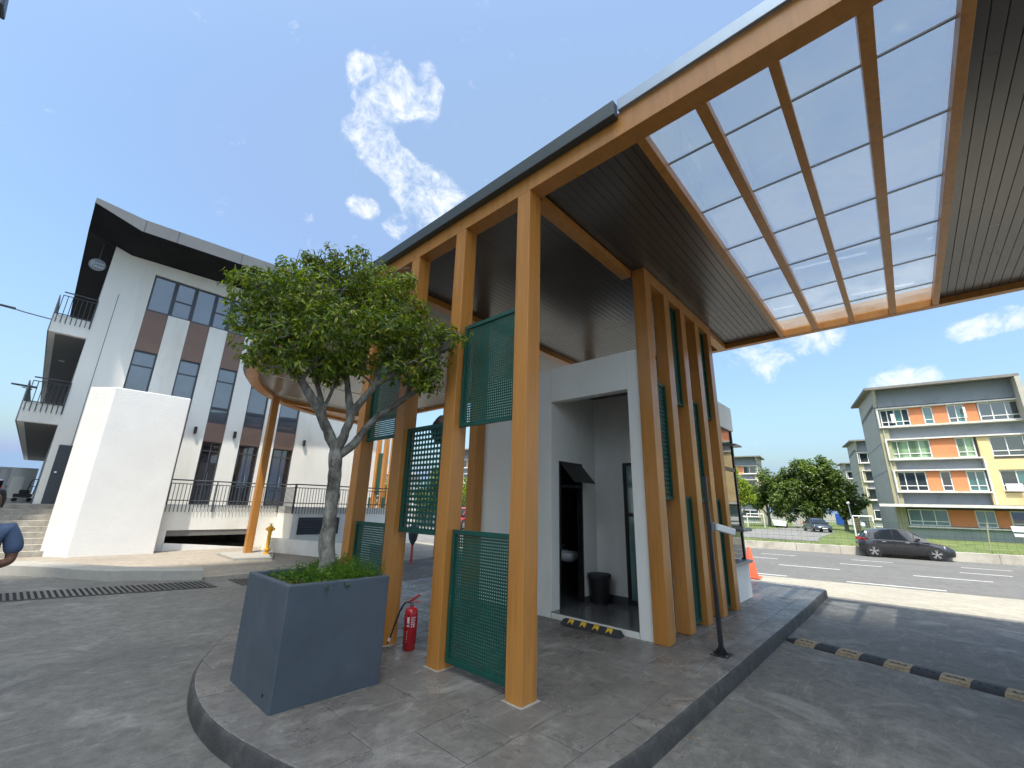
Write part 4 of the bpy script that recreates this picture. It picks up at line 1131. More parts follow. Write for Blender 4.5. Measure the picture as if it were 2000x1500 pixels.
# parapet wall, basement opening, louvre
pp = thing('parapet_wall', 'sunlit white terrace wall with dark basement opening and louvre vent', 'wall', (5.5, 18.0, ZD))
pw = MB()
pw.box(2.5, 6.50, 18.0, 18.1, 0.48, 1.30); pw.box(5.62, 6.50, 18.0, 18.1, ZD, 0.48)
pw.box(2.5, 3.22, 18.0, 18.1, ZD, 0.48)
pw.box(6.50, 6.60, 16.6, 18.1, ZD, 1.30); pw.box(6.50, XE, 16.5, 16.6, ZD, 1.30)
put('wall', pw, 'plaster', pp, bevel=0.006)
put('lintel', bx(3.22, 5.62, 18.02, 18.2, 0.30, 0.478), 'grey_conc', pp)
put('basement_interior', MB().box(3.0, 5.9, 21.5, 21.6, -2, 0.6).box(2.9, 3.0, 18.2, 21.5, -2, 0.6).box(5.9, 6.0, 18.2, 21.5, -2, 0.6), 'grey_conc', pp)
put('ramp_kerb', MB().hexa([(3.2, 17.95, ZD-.05), (5.66, 17.95, ZD-.05), (5.66, 18.06, ZD-.05), (3.2, 18.06, ZD-.05)], [(3.2, 17.95, 0.10), (5.66, 17.95, ZD+0.01), (5.66, 18.06, ZD+0.01), (3.2, 18.06, 0.10)]), 'white', pp)
put('basement_floor', MB().poly([(3.0, 18.2, ZD-0.02), (5.9, 18.2, ZD-0.02), (5.9, 21.5, -1.4), (3.0, 21.5, -1.4)]), 'drive', pp)
put('basement_door', bx(5.0, 5.3, 21.4, 21.49, -0.6, 0.35), 'brown_panel', pp)
railing(pp, [(2.95, 17.96), (6.46, 17.96), (6.46, 16.46), (XE, 16.46)], 2.09, 1.43, 1.06, 0.105)
lv = put('louvre_frame', MB().box(6.72, 8.25, 16.47, 16.499, 0.34, 0.37).box(6.72, 8.25, 16.47, 16.499, 0.90, 0.93).box(6.72, 6.75, 16.47, 16.499, 0.37, 0.90).box(8.22, 8.25, 16.47, 16.499, 0.37, 0.90).box(6.75, 8.22, 16.49, 16.4985, 0.37, 0.90), 'louvre', pp)
for k in range(6):
    z = 0.39+k*0.087
    put('blade', MB().hexa([(6.75, 16.44, z), (8.22, 16.44, z), (8.22, 16.455, z), (6.75, 16.455, z)], [(6.75, 16.475, z+0.05), (8.22, 16.475, z+0.05), (8.22, 16.488, z+0.05), (6.75, 16.488, z+0.05)]), 'rail', lv)
# low wall running towards the drive
lw = MB(); lw.hexa([(5.62, 16.45, ZD-.05), (6.98, 12.15, ZD-.05), (7.2, 12.22, ZD-.05), (5.86, 16.45, ZD-.05)], [(5.62, 16.45, 0.28), (6.98, 12.15, 0.28), (7.2, 12.22, 0.28), (5.86, 16.45, 0.28)])
tag(put('low_wall', lw, 'plaster', bevel=0.012), 'low white sunlit wall behind the yellow hydrant', 'wall')

# column plinth, hydrant
pln = MB(); pln.prism([(4.25, 14.35), (5.15, 14.0), (5.6, 15.2), (5.52, 16.05), (4.25, 16.05)], ZD-0.05, ZD+0.07)
tag(put('plinth', pln, 'kerb_pale', bevel=0.012), 'low pale concrete plinth under the far orange column', 'plinth')
hx, hy, hz = 5.28, 14.95, ZD+0.072
hy_ = thing('fire_hydrant', 'yellow pillar hydrant standing on the pale plinth', 'hydrant', (hx, hy, hz))
put('flange', MB().lathe([(0.095, 0), (0.095, 0.03), (0.06, 0.035), (0.06, 0.11), (0.10, 0.115), (0.10, 0.15), (0.055, 0.155)], (hx, hy, hz), 16), 'hydrant', hy_, smooth=True)
put('pillar', MB().lathe([(0.052, 0.15), (0.055, 0.68), (0.062, 0.70)], (hx, hy, hz), 16), 'hydrant', hy_, smooth=True)
put('head', MB().lathe([(0.075, 0.66), (0.085, 0.70), (0.085, 0.78), (0.06, 0.81), (0.02, 0.83), (0.02, 0.87)], (hx, hy, hz), 16), 'hydrant', hy_, smooth=True)
for s_ in (-1, 1):
    put('outlet', MB().tube([(hx+s_*0.06*0.7, hy-s_*0.06*0.7, hz+0.735), (hx+s_*0.135*0.7, hy-s_*0.135*0.7, hz+0.715)], [0.042, 0.036], 12), 'hydrant', hy_, smooth=True)
put('hand_wheel', MB().lathe([(0.055, 0.868), (0.06, 0.875), (0.055, 0.885), (0.01, 0.887)], (hx, hy, hz), 12), 'hydrant', hy_, smooth=True)

# raised kerb on the left of the forecourt
kb = [(2.86, 11.47), (2.2, 11.9), (1.38, 12.5), (0.95, 13.1), (0.68, 13.6), (0.3, 14.15), (-0.06, 14.6), (-1.2, 15.6), (-3, 16.6), (-8, 18.2)]
kbo = [(2.92, 11.95), (2.45, 12.3), (1.75, 12.95), (1.4, 13.45), (1.1, 13.95), (0.75, 14.5), (0.35, 15.05), (-0.8, 16.1), (-2.7, 17.1), (-7.7, 18.7)]
m = MB(); m.grid([[(a[0], a[1], ZD-0.05), (a[0]+0.004, a[1]+0.004, 0.045), (b[0], b[1], 0.05), (b[0], b[1], ZD-0.05)] for a, b in zip(kb, kbo)], closed=True)
m.poly([(2.86, 11.47, ZD-0.05), (2.92, 11.95, ZD-0.05), (2.92, 11.95, 0.05), (2.864, 11.474, 0.045)])
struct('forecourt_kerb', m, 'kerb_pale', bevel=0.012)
# drains
def drain(name, label, p0, p1, w, nb, group='drain grates across the drive', sk=0.0):
    t = thing(name, label, 'drain', (p0[0], p0[1], ZD), group)
    p0, p1 = Vector(p0), Vector(p1); d = (p1-p0); L_ = d.length; d.normalize(); nrm = Vector((-0.03, 1.0)).normalized()
    def P(s_, u, z): return (p0.x+d.x*s_+nrm.x*u, p0.y+d.y*s_+nrm.y*u, z)
    put('pit', MB().poly([P(0, 0, ZD+0.005), P(L_, 0, ZD+0.005), P(L_, w, ZD+0.005), P(0, w, ZD+0.005)]), 'pit', t)
    fm = MB()
    for a0, a1, u0, u1 in ((0, L_, -0.02, 0.0), (0, L_, w, w+0.02), (-0.02, 0, 0, w), (L_, L_+0.02, 0, w)):
        fm.hexa([P(a0, u0, ZD+0.004), P(a1, u0, ZD+0.004), P(a1, u1, ZD+0.004), P(a0, u1, ZD+0.004)], [P(a0, u0, ZD+0.012), P(a1, u0, ZD+0.012), P(a1, u1, ZD+0.012), P(a0, u1, ZD+0.012)])
    put('frame', fm, 'grate', t)
    bar = MB().hexa([(-0.019, 0, 0), (0.019, 0, 0), (0.019+sk, w, 0), (-0.019+sk, w, 0)], [(-0.019, 0, 0.010), (0.019, 0, 0.010), (0.019+sk, w, 0.010), (-0.019+sk, w, 0.010)]).mesh('bar')
    ang = math.radians(1.7)
    for i in range(nb):
        put('bar', bar, 'grate', t, P(L_*(i+0.5)/nb, 0, ZD+0.007), rot=(0, 0, ang))
drain('drain_grate', 'long dark slotted drain grate crossing the drive at left', (-2.6, 11.69), (2.86, 10.40), 0.84, 68)
drain('drain_grate', 'short dark drain grate just behind the planter box', (3.30, 10.29), (5.7, 9.72), 0.84, 30)

# ------------------------------------------------------------------ far left: gate, trolley, wall, lamps, red car
gt_ = thing('side_gate', 'open grey steel gate frame at the left edge behind the steps', 'gate', (-0.6, 21.0, FL))
put('gate_frame', MB().box(-1.9, -0.62, 20.98, 21.02, 2.22, 2.28).box(-0.66, -0.58, 20.97, 21.03, FL, 2.28).box(-1.9, -0.62, 20.98, 21.02, FL+0.06, FL+0.1), 'grey_metal', gt_)
gb_ = MB()
for k in range(9): gb_.box(-1.85+k*0.13, -1.83+k*0.13, 20.99, 21.01, FL+0.1, 2.22)
put('bar', gb_, 'grey_metal', gt_)
tr = thing('platform_trolley', 'black platform trolley parked at the building corner', 'trolley', (0.0, 23.9, FL))
put('deck', bx(-0.42, 0.05, 23.5, 24.2, FL+0.16, FL+0.28), 'black', tr, bevel=0.01)
put('push_handle', MB().tube([(-0.12, 23.6, FL+0.28), (-0.08, 23.62, FL+0.72), (-0.03, 23.63, FL+0.80), (0.12, 23.9, FL+0.80), (0.09, 24.1, FL+0.72), (0.05, 24.15, FL+0.28)], 0.016, 8).tube([(-0.10, 23.61, FL+0.55), (0.08, 24.1, FL+0.55)], 0.012, 8), 'black_metal', tr, smooth=True)
for x, y in ((-0.36, 23.55), (0.0, 23.55), (-0.36, 24.15), (0.0, 24.15)):
    put('castor', MB().lathe([(0.03, -0.02), (0.07, -0.02), (0.07, 0.02), (0.03, 0.02)], (0, 0, 0), 14), 'rubber', tr, (x, y, FL+0.075), rot=(math.radians(90), 0, math.radians(20)))
put('load', bx(-0.3, -0.05, 23.6, 24.0, FL+0.281, FL+0.42), 'black', tr, bevel=0.02)
tag(put('boundary_wall', MB().box(-14, 0.0, 40.0, 40.3, ZD, 3.0), 'house', bevel=0.01), 'plain white wall far behind the trolley', 'wall')
tag(put('partition_board', MB().box(-0.95, -0.45, 38.9, 39.0, FL, 2.45), 'plaster'), 'pale upright board in front of the far white wall', 'board')
for nm, lab, z, x0, x1 in (('street_lamp', 'long street lamp arm sticking out beside the upper gallery', 8.22, -2.6, -0.84), ('street_lamp', 'short street lamp arm beside the lower gallery', 5.36, -1.4, -0.84)):
    l_ = thing(nm, lab, 'lamp', (x1, 24.0, z), 'lamp arms on the office gallery')
    put('arm', MB().tube([(x1, 24.0, z-0.05), ((x0+x1)/2, 24.0, z+0.0), (x0+0.5, 24.0, z+0.05)], 0.022, 8), 'grey_metal', l_)
    put('lamp_head', MB().hexa([(x0, 23.93, z+0.05), (x0+0.65, 23.93, z+0.02), (x0+0.65, 24.07, z+0.02), (x0, 24.07, z+0.05)], [(x0, 23.95, z+0.10), (x0+0.65, 23.95, z+0.09), (x0+0.65, 24.05, z+0.09), (x0, 24.05, z+0.10)]), 'rail', l_, bevel=0.01)
# stand-in for an eave corner at top left; lamp shape and post are made up
cl_ = thing('eave_stand_in', 'made-up grey lamp shape standing in for an eave corner at top left', 'lamp', (-4.3, 5.5, ZD))
put('post', MB().tube([(-4.3, 5.5, ZD), (-4.3, 5.5, 6.3)], [0.07, 0.05], 10), 'grey_metal', cl_)
put('arm', MB().tube([(-4.3, 5.5, 6.25), (-1.9, 5.5, 6.05)], 0.03, 8), 'grey_metal', cl_)
put('lamp_head', MB().hexa([(-2.0, 5.40, 5.90), (-1.16, 5.40, 5.84), (-1.16, 5.60, 5.84), (-2.0, 5.60, 5.90)], [(-2.0, 5.42, 6.14), (-1.19, 5.42, 6.10), (-1.19, 5.58, 6.10), (-2.0, 5.58, 6.14)]), 'rail', cl_, bevel=0.015)  # invented lamp form in place of the eave corner

# ------------------------------------------------------------------ cars
def car(name, label, mat, loc, heading, L_=3.90, W_=1.70, H_=1.50, wb=2.5, wr=0.30, hatch=True, scale=1.0, group=None, detail=True):
    """heading: angle of the nose direction; built along +x, origin under the middle of the wheelbase"""
    t = thing(name, label, 'car', loc, group)
    t.rotation_euler = (0, 0, heading); t.scale = (scale,)*3
    def part(nm, mb, m_, parent=t, **k):
        me = mb.mesh(nm); o = bpy.data.objects.new(nm, me); COL.objects.link(o); me.materials.append(M[m_]); o.parent = parent
        if k.get('smooth', True):
            for p in me.polygons: p.use_smooth = True
            me.set_sharp_from_angle(angle=math.radians(k.get('ang', 38)))
        return o
    xr, xf = -wb/2-0.62*(L_-wb)/1.4*0.9, 0; xr = -(wb/2)-(L_-wb)*0.44; xf = xr+L_
    hw = W_/2
    # lower body stations: x, sill z, belt z, deck z (centre), half width factor
    if hatch:
        st = [(xr, .42, .72, .86, .80), (xr+.08, .30, .80, .96, .90), (xr+.35, .22, .90, 1.00, .97), (xr+.8, .20, .93, .99, 1.0), (-.4, .19, .92, .97, 1.0), (.3, .19, .90, .95, 1.0),
              (wb/2-.55, .19, .86, .93, 1.0), (wb/2-.2, .20, .80, .88, .99), (wb/2+.25, .20, .72, .80, .96), (xf-.22, .20, .66, .73, .90), (xf-.07, .21, .58, .64, .80), (xf-.02, .24, .52, .56, .72), (xf, .30, .46, .48, .68)]
    else:
        st = [(xr, .42, .78, .90, .80), (xr+.08, .30, .84, 1.0, .90), (xr+.35, .22, .88, 1.02, .96), (xr+.9, .20, .90, 1.0, 1.0), (-.4, .19, .90, .95, 1.0), (.3, .19, .88, .93, 1.0),
              (wb/2-.55, .19, .86, .93, 1.0), (wb/2-.2, .20, .82, .89, .99), (wb/2+.25, .20, .76, .82, .96), (xf-.22, .21, .68, .74, .90), (xf-.06, .25, .58, .64, .80), (xf, .32, .50, .55, .70)]
    b = MB(); rows = []
    for (x, zs, zb, zd, f) in st:
        w = hw*f
        rows.append([(x, -w*.90, zs), (x, -w*.98, zs+.08), (x, -w, (zs+zb)/2), (x, -w*.985, zb-.05), (x, -w*.93, zb), (x, -w*.62, zd-.01), (x, -w*.3, zd), (x, 0, zd+.008),
                     (x, w*.3, zd), (x, w*.62, zd-.01), (x, w*.93, zb), (x, w*.985, zb-.05), (x, w, (zs+zb)/2), (x, w*.98, zs+.08), (x, w*.90, zs)])
    b.grid(rows[::-1]); b.poly(rows[0]); b.poly(rows[-1][::-1])
    b.poly([r_[0] for r_ in rows]+[r_[-1] for r_ in rows[::-1]])
    body = part('body', b, mat)
    # greenhouse: glass shell and roof skin
    if hatch:
        gs_ = [(xr+.16, .98, .62, 1.02), (xr+.42, .985, .70, 1.36), (xr+.75, .975, .72, H_-.06), (-.35, .95, .73, H_), (.25, .94, .72, H_-.02), (wb/2-.75, .93, .70, H_-.12), (wb/2-.15, .905, .78, .98)]
    else:
        gs_ = [(xr+.62, 1.0, .64, 1.03), (xr+.95, .98, .68, 1.30), (xr+1.25, .97, .70, H_-.05), (-.2, .95, .70, H_), (.35, .94, .69, H_-.03), (wb/2-.6, .93, .68, H_-.17), (wb/2-.05, .90, .76, .96)]
    gl_ = MB(); rows = []
    for (x, z0, f, z1) in gs_:
        w0 = hw*.925; w1 = hw*f
        rows.append([(x, -w0, z0-.05), (x, -(w0*.35+w1*.65), z0+(z1-z0)*.62), (x, -w1, z1-.045), (x, -w1*.82, z1-.012), (x, 0, z1), (x, w1*.82, z1-.012), (x, w1, z1-.045), (x, (w0*.35+w1*.65), z0+(z1-z0)*.62), (x, w0, z0-.05)])
    gl_.grid(rows[::-1]); gl_.poly(rows[0]); gl_.poly(rows[-1][::-1])
    part('glass', gl_, 'car_glass')
    rf_ = MB(); rows2 = [[(x, y*1.012, z+.006) for (x, y, z) in r_[2:7]] for r_ in rows[1:6]]
    rf_.grid(rows2[::-1]); part('roof', rf_, mat)
    for s_ in (-1, 1):
        for (i, wd) in ((1, .10), (3, .05), (5, .035)):
            pl_ = MB(); r_ = rows[i]; q = r_[:3] if s_ < 0 else r_[::-1][:3]
            a_, b_, c_ = q
            o_s = s_*.006
            pl_.add([(a_[0]-wd/2, a_[1]+o_s, a_[2]), (a_[0]+wd/2, a_[1]+o_s, a_[2]), (b_[0]+wd/2, b_[1]+o_s, b_[2]), (b_[0]-wd/2, b_[1]+o_s, b_[2]), (c_[0]+wd/2, c_[1]+o_s, c_[2]), (c_[0]-wd/2, c_[1]+o_s, c_[2])],
                    [(0, 1, 2, 3), (3, 2, 4, 5)])
            part('pillar', pl_, mat)
        a_, b_ = rows[-2], rows[-1]
        q0 = a_[2] if s_ < 0 else a_[6]; q1 = b_[2] if s_ < 0 else b_[6]
        part('pillar', MB().tube([(q0[0], q0[1]+s_*.002, q0[2]), (q1[0], q1[1]+s_*.03, q1[2]-.02)], 0.028, 6), mat)
        part('mirror', MB().box(wb/2-.72, wb/2-.55, s_*(hw+.02)-(0.09 if s_ < 0 else 0.0), s_*(hw+.02)+(0.0 if s_ < 0 else 0.09), .93, 1.05), 'black', smooth=False)
        for xh in (-.85, .12):
            part('door_handle', MB().box(xh, xh+.17, s_*hw*.995-.012, s_*hw*.995+.012, .80, .835), 'chrome', smooth=False)
        part('door_seam', MB().box(-.37, -.355, s_*hw*1.0-.003, s_*hw*1.0+.003, .3, .88).box(.60, .615, s_*hw*1.0-.003, s_*hw*1.0+.003, .3, .84).box(-.75, .62, s_*hw*.992-.004, s_*hw*.992+.004, .235, .255), 'black', smooth=False)
        # lamps
        part('tail_lamp', MB().hexa([(xr+.0, s_*hw*.60, .76), (xr+.36, s_*hw*.985, .80), (xr+.34, s_*hw*.95, .81), (xr+.02, s_*hw*.58, .78)], [(xr+.03, s_*hw*.62, .96), (xr+.30, s_*hw*.95, .97), (xr+.30, s_*hw*.92, .98), (xr+.05, s_*hw*.6, .98)]), 'tail', smooth=False)
        part('headlamp', MB().hexa([(xf-.42, s_*hw*.95, .60), (xf-.07, s_*hw*.60, .53), (xf-.09, s_*hw*.55, .54), (xf-.42, s_*hw*.9, .61)], [(xf-.46, s_*hw*.93, .71), (xf-.12, s_*hw*.62, .645), (xf-.14, s_*hw*.58, .65), (xf-.46, s_*hw*.88, .72)]), 'lens', smooth=False)
        for xw in (-wb/2, wb/2):
            y0 = s_*(hw-.115)
            ar = MB(); ar.lathe([(wr*1.14, -.002), (wr*1.14, .004)], (0, 0, 0), 24)
            o = part('wheel_arch', MB().tube([(xw, s_*(hw*.80), wr), (xw, s_*(hw+.004), wr)], wr*1.17, 28), 'black')
            wt = part('wheel', MB().tube([(xw, y0-s_*.08, wr), (xw, y0-s_*.07, wr), (xw, y0+s_*.11, wr), (xw, y0+s_*.125, wr)], [wr*.93, wr, wr, wr*.93], 28), 'tyre')
            rm = MB(); yo = y0+s_*.128
            rm.tube([(xw, yo-s_*.02, wr), (xw, yo, wr)], [wr*.72, wr*.74], 28)
            part('rim', rm, 'black', wt)
            sp_ = MB()
            for k in range(5):
                for da in (-.17, .17):
                    a = 2*math.pi*k/5+.3+da; a2 = 2*math.pi*k/5+.3+da*.4
                    r0, r1 = wr*.14, wr*.71; wd = wr*.055
                    dx, dz = math.cos(a), math.sin(a)
                    p0 = (xw+math.cos(a2)*r0, wr+math.sin(a2)*r0); p1 = (xw+dx*r1, wr+dz*r1)
                    nx_, nz2 = -dz*wd, dx*wd
                    sp_.hexa([(p0[0]-nx_, yo, p0[1]-nz2), (p0[0]+nx_, yo, p0[1]+nz2), (p1[0]+nx_, yo, p1[1]+nz2), (p1[0]-nx_, yo, p1[1]-nz2)],
                             [(p0[0]-nx_, yo+s_*.02, p0[1]-nz2), (p0[0]+nx_, yo+s_*.02, p0[1]+nz2), (p1[0]+nx_, yo+s_*.012, p1[1]+nz2), (p1[0]-nx_, yo+s_*.012, p1[1]-nz2)])
            sp_.tube([(xw, yo, wr), (xw, yo+s_*.025, wr)], wr*.17, 14)
            part('spokes', sp_, 'alloy', wt, smooth=False)
    part('grille', MB().box(xf-.03, xf+.006, -hw*.5, hw*.5, .33, .47), 'black', smooth=False)
    part('number_plate', MB().box(xf+.001, xf+.014, -.24, .24, .37, .46), 'white', smooth=False)
    part('number_plate', MB().box(xr-.012, xr-.001, -.24, .24, .62, .72), 'black', smooth=False)
    return t
hd_ang = math.atan2(RT.y, RT.x)
cpos = rp(30.05, 0.0, 0)   # under the car, against the far kerb
cc_ = Vector((29.55, 1.72))*0.5+Vector((30.0, -0.57))*0.5+RN*0.72
car('parked_car', 'dark grey hatchback parked along the far kerb of the road', 'car_grey', (cc_.x, cc_.y, -0.495), hd_ang, scale=0.935)
car('parked_car', 'slate blue sedan facing us in the car park before the trees', 'car_blue', (52.6, 7.1, -0.145), math.atan2(-0.35, -1)+0.1, L_=4.4, W_=1.72, H_=1.46, wb=2.6, hatch=False, scale=0.88)
car('parked_car', 'red car far behind the gate at the left edge', 'car_red', (-1.45, 33.0, FL), math.radians(95), L_=4.0, scale=0.62)
car('parked_car', 'bright red car glimpsed between the orange columns', 'car_red', (21.5, 24.4, ZD), math.radians(200), L_=4.0, scale=1.0)
struct('side_road', MB().poly([(12.0, 15, ZD-0.012), (60, 15, ZD-0.012), (60, 80, ZD-0.012), (12.0, 80, ZD-0.012)]), 'lot')

# =================================================================== APARTMENT BLOCKS ACROSS THE ROAD
AT = Vector((0.15, -0.989)).normalized(); AN_ = Vector((0.989, 0.15)).normalized()
def apartment(label, O, zs=1.0, zoff=0.0, detail=True, length=20.0, depth=10.0, mirror=1.0, rlen=None):
    rlen = rlen or length
    t = thing('apartment_block', label, 'building', (O[0], O[1], -0.2), 'apartment blocks across the road')
    F = Frame(O, (AT.x*mirror, AT.y*mirror), (AN_.x, AN_.y))
    Z = lambda z: zoff+(z+0.37)*zs-0.37
    def pb(nm, a0, a1, b0, b1, z0, z1, m_): return put(nm, MB().box(a0, a1, b0, b1, Z(z0), Z(z1), F), m_, t)
    pb('wall', 0.0, length, 0.5, depth, -0.6, 11.4, 'side_apt')
    if rlen < length: pb('set_back_roof', rlen+0.01, length, 0.3, depth, 11.41, 11.9, 'side_apt')
    pb('corner_pier', 0.0, 0.62, -0.02, 0.499, -0.5, 9.0, 'olive_apt')
    pb('grey_wall', 0.62, length, 0.30, 0.499, 0.9, 11.4, 'grey_apt')
    pb('gable_band', 0.25, rlen-0.3, -0.05, 0.299, 10.95, 12.48, 'grey_apt')
    if rlen < length: pb('end_fin', rlen-0.29, rlen, -1.02, 0.299, 9.0, 12.44, 'side_apt')
    pb('plinth', 0.55, length, -0.02, 0.30, -0.5, 0.62, 'plinth_apt')
    pb('plinth_ledge', 0.50, length, -0.12, 0.0-0.021, -0.36, -0.22, 'ledge')
    # pitched slab roof, deep eaves
    rm = MB()
    rm.hexa([F(-0.55, -1.0, Z(12.45)), F(rlen, -1.0, Z(12.45)), F(rlen, depth+1.2, Z(13.2)), F(-0.55, depth+1.2, Z(13.2))],
            [F(-0.55, -1.0, Z(12.66)), F(rlen, -1.0, Z(12.66)), F(rlen, depth+1.2, Z(13.4)), F(-0.55, depth+1.2, Z(13.4))])
    put('roof', rm, 'roof_apt', t)
    sw = MB(); sw.hexa([F(0.0, 0.0, Z(11.0)), F(0.22, 0.0, Z(11.0)), F(0.22, depth, Z(11.0)), F(0.0, depth, Z(11.0))], [F(0.0, -0.6, Z(12.5)), F(0.22, -0.6, Z(12.5)), F(0.22, depth, Z(13.15)), F(0.0, depth, Z(13.15))])
    put('gable_wall', sw, 'side_apt', t)
    for z in (7.72, 5.30): pb('wall_groove', -0.012, 0.0, -0.02, depth, z, z+0.07, 'grey_apt')
    W_, D_, G_, T_, O_ = 'win_teal', 'win_dark', 'curtain_green', 'curtain_teal', None
    # rows of windows: (z0, z1, list of (a0, a1, kind, cols))
    rows_ = [
        (9.16, 10.72, [(0.28, 2.25, 'DDTD', 3), (2.25, 3.10, O_, 0), (3.12, 3.78, 'T', 0), (3.78, 4.62, O_, 0), (4.64, 5.72, 'DT', 1), (5.72, 6.45, O_, 0), (6.5, 9.6, 'DDDD', 3), (9.7, 10.5, O_, 0), (10.5, 13, 'DDD', 2)]),
        (6.30, 7.92, [(0.28, 3.12, 'GGGG', 3), (3.12, 4.65, O_, 0), (4.66, 5.76, 'GG', 1), (6.6, 9.4, 'DDD', 2), (11.0, 13, 'DD', 1)]),
        (3.58, 5.24, [(0.36, 2.42, 'DDD', 2), (2.42, 3.22, O_, 0), (3.24, 3.92, 'D', 0), (3.92, 4.80, O_, 0), (4.80, 5.90, 'TT', 1), (6.66, 9.4, 'DTT', 2), (11.0, 13, 'DD', 1)]),
        (0.80, 2.14, [(0.70, 3.18, 'TTT', 2), (3.18, 4.70, O_, 0), (4.70, 5.85, 'TT', 1), (5.85, 6.60, O_, 0), (6.60, 8.6, 'DD', 1), (8.6, 9.6, O_, 0), (9.6, 12, 'TT', 1)])]
    mats_ = {'D': D_, 'T': W_, 'G': G_}
    for (z0, z1, cells) in rows_:
        for (a0, a1, kd, nc) in cells:
            if a0 >= length-0.3: continue
            a1 = min(a1, length-0.05)
            if kd is None:
                pb('orange_panel', a0, a1, 0.02, 0.299, z0+0.02, z1-0.02, 'orange_apt')
            elif detail:
                cols = [a0+(a1-a0)*(k+1)/(nc+1) for k in range(nc)]
                mm = []
                for ch in kd: mm += [mats_[ch]]*2
                zz0, zz1 = Z(z0+0.02), Z(z1-0.02)
                window(t, F, a0+0.01, a1-0.01, zz0, zz1, 0.06, 'white', mm, cols=cols, rows_=(zz0+(zz1-zz0)*0.27,), fw=0.075, dep=0.09, gb=0.05)
            else:
                window(t, F, a0+0.01, a1-0.01, Z(z0+.02), Z(z1-.02), 0.06, 'white', 'win_dark', cols=[(a0+a1)/2], fw=0.09, dep=0.09, gb=0.05)
    # white ledges above and below each row
    for (zt, zb, a_, e_) in ((10.73, 9.05, 0.05, length), (7.93, 6.18, 0.22, 6.0 if detail else length), (5.25, 3.46, 0.30, 6.0 if detail else length), (None, 0.66, 0.55, length)):
        e_ = min(e_, length)
        if zt: pb('ledge', a_, e_, -0.22, 0.29, zt, zt+0.12, 'ledge')
        pb('ledge', a_, e_, -0.22, 0.29, zb, zb+0.12, 'ledge')
        if zt: pb('ledge_return', a_, a_+0.12, -0.22, 0.29, zb+0.121, zt-0.001, 'ledge')
    if detail:
        # cream block stepping forward on the right
        cm = MB()
        cm.box(5.92, 6.6, -0.06, 0.29, Z(6.1), Z(7.92), F); cm.box(9.4, length, -0.06, 0.29, Z(6.1), Z(7.92), F)
        cm.box(6.1, length, -0.06, 0.29, Z(5.25), Z(6.09), F)
        cm.box(6.1, 6.66, -0.06, 0.29, Z(3.5), Z(5.249), F); cm.box(9.4, length, -0.06, 0.29, Z(3.5), Z(5.249), F)
        cm.box(5.9, length, -0.06, 0.29, Z(2.55), Z(3.499), F)
        put('cream_wall', cm, 'yellow_apt', t)
        pb('ledge', 6.02, length, -0.22, 0.29, 7.93, 8.05, 'ledge')
        pb('cream_edge', 5.99, 6.095, -0.10, 0.29, 2.55, 6.09, 'ledge')
        # long canopy over the ground floor
        pb('ground_floor_canopy', -1.2, length, -1.3, 0.29, 2.33, 2.45, 'roof_apt')
        pb('canopy_edge', -1.2, length, -1.36, -1.301, 2.28, 2.5, 'ledge')
        put('drain_pipe', MB().tube([F(0.28, -0.08, Z(-0.4)), F(0.28, -0.08, Z(9.0))], 0.045, 8), 'side_apt', t)
        # washing hung out of windows
        for (a, z, w_, h_) in ((0.95, 9.45, 0.22, 0.8), (6.75, 3.62, 0.9, 0.55), (5.55, 9.5, 0.14, 0.9)):
            put('washing', MB().box(a, a+w_, -0.28, -0.25, Z(z), Z(z+h_), F), 'white', t)
    return t
apartment('nearest grey apartment block with orange and cream panels, right of the trees', (50.0, 0.9), 1.0, rlen=9.0)
apartment('grey apartment block standing just behind the nearest one', (80.0, 4.55), 0.93, 0.3, False, 12, 11)
apartment('grey apartment block third in line behind the right-hand blocks', (112.0, 8.7), 0.9, 0.4, False, 10, 11)
apartment('apartment block left of the big trees, seen past the last post', (80.0, 17.6), 0.82, 0.2, False, 14, 10, -1.0)
apartment('dark apartment block peeping over the trees', (112.0, 24.0), 0.75, 0.2, False, 14, 10, -1.0)
apartment('orange and grey block glimpsed between the second column and the guardhouse', (40.0, 47.5), 0.72, 0.0, False, 12, 10)

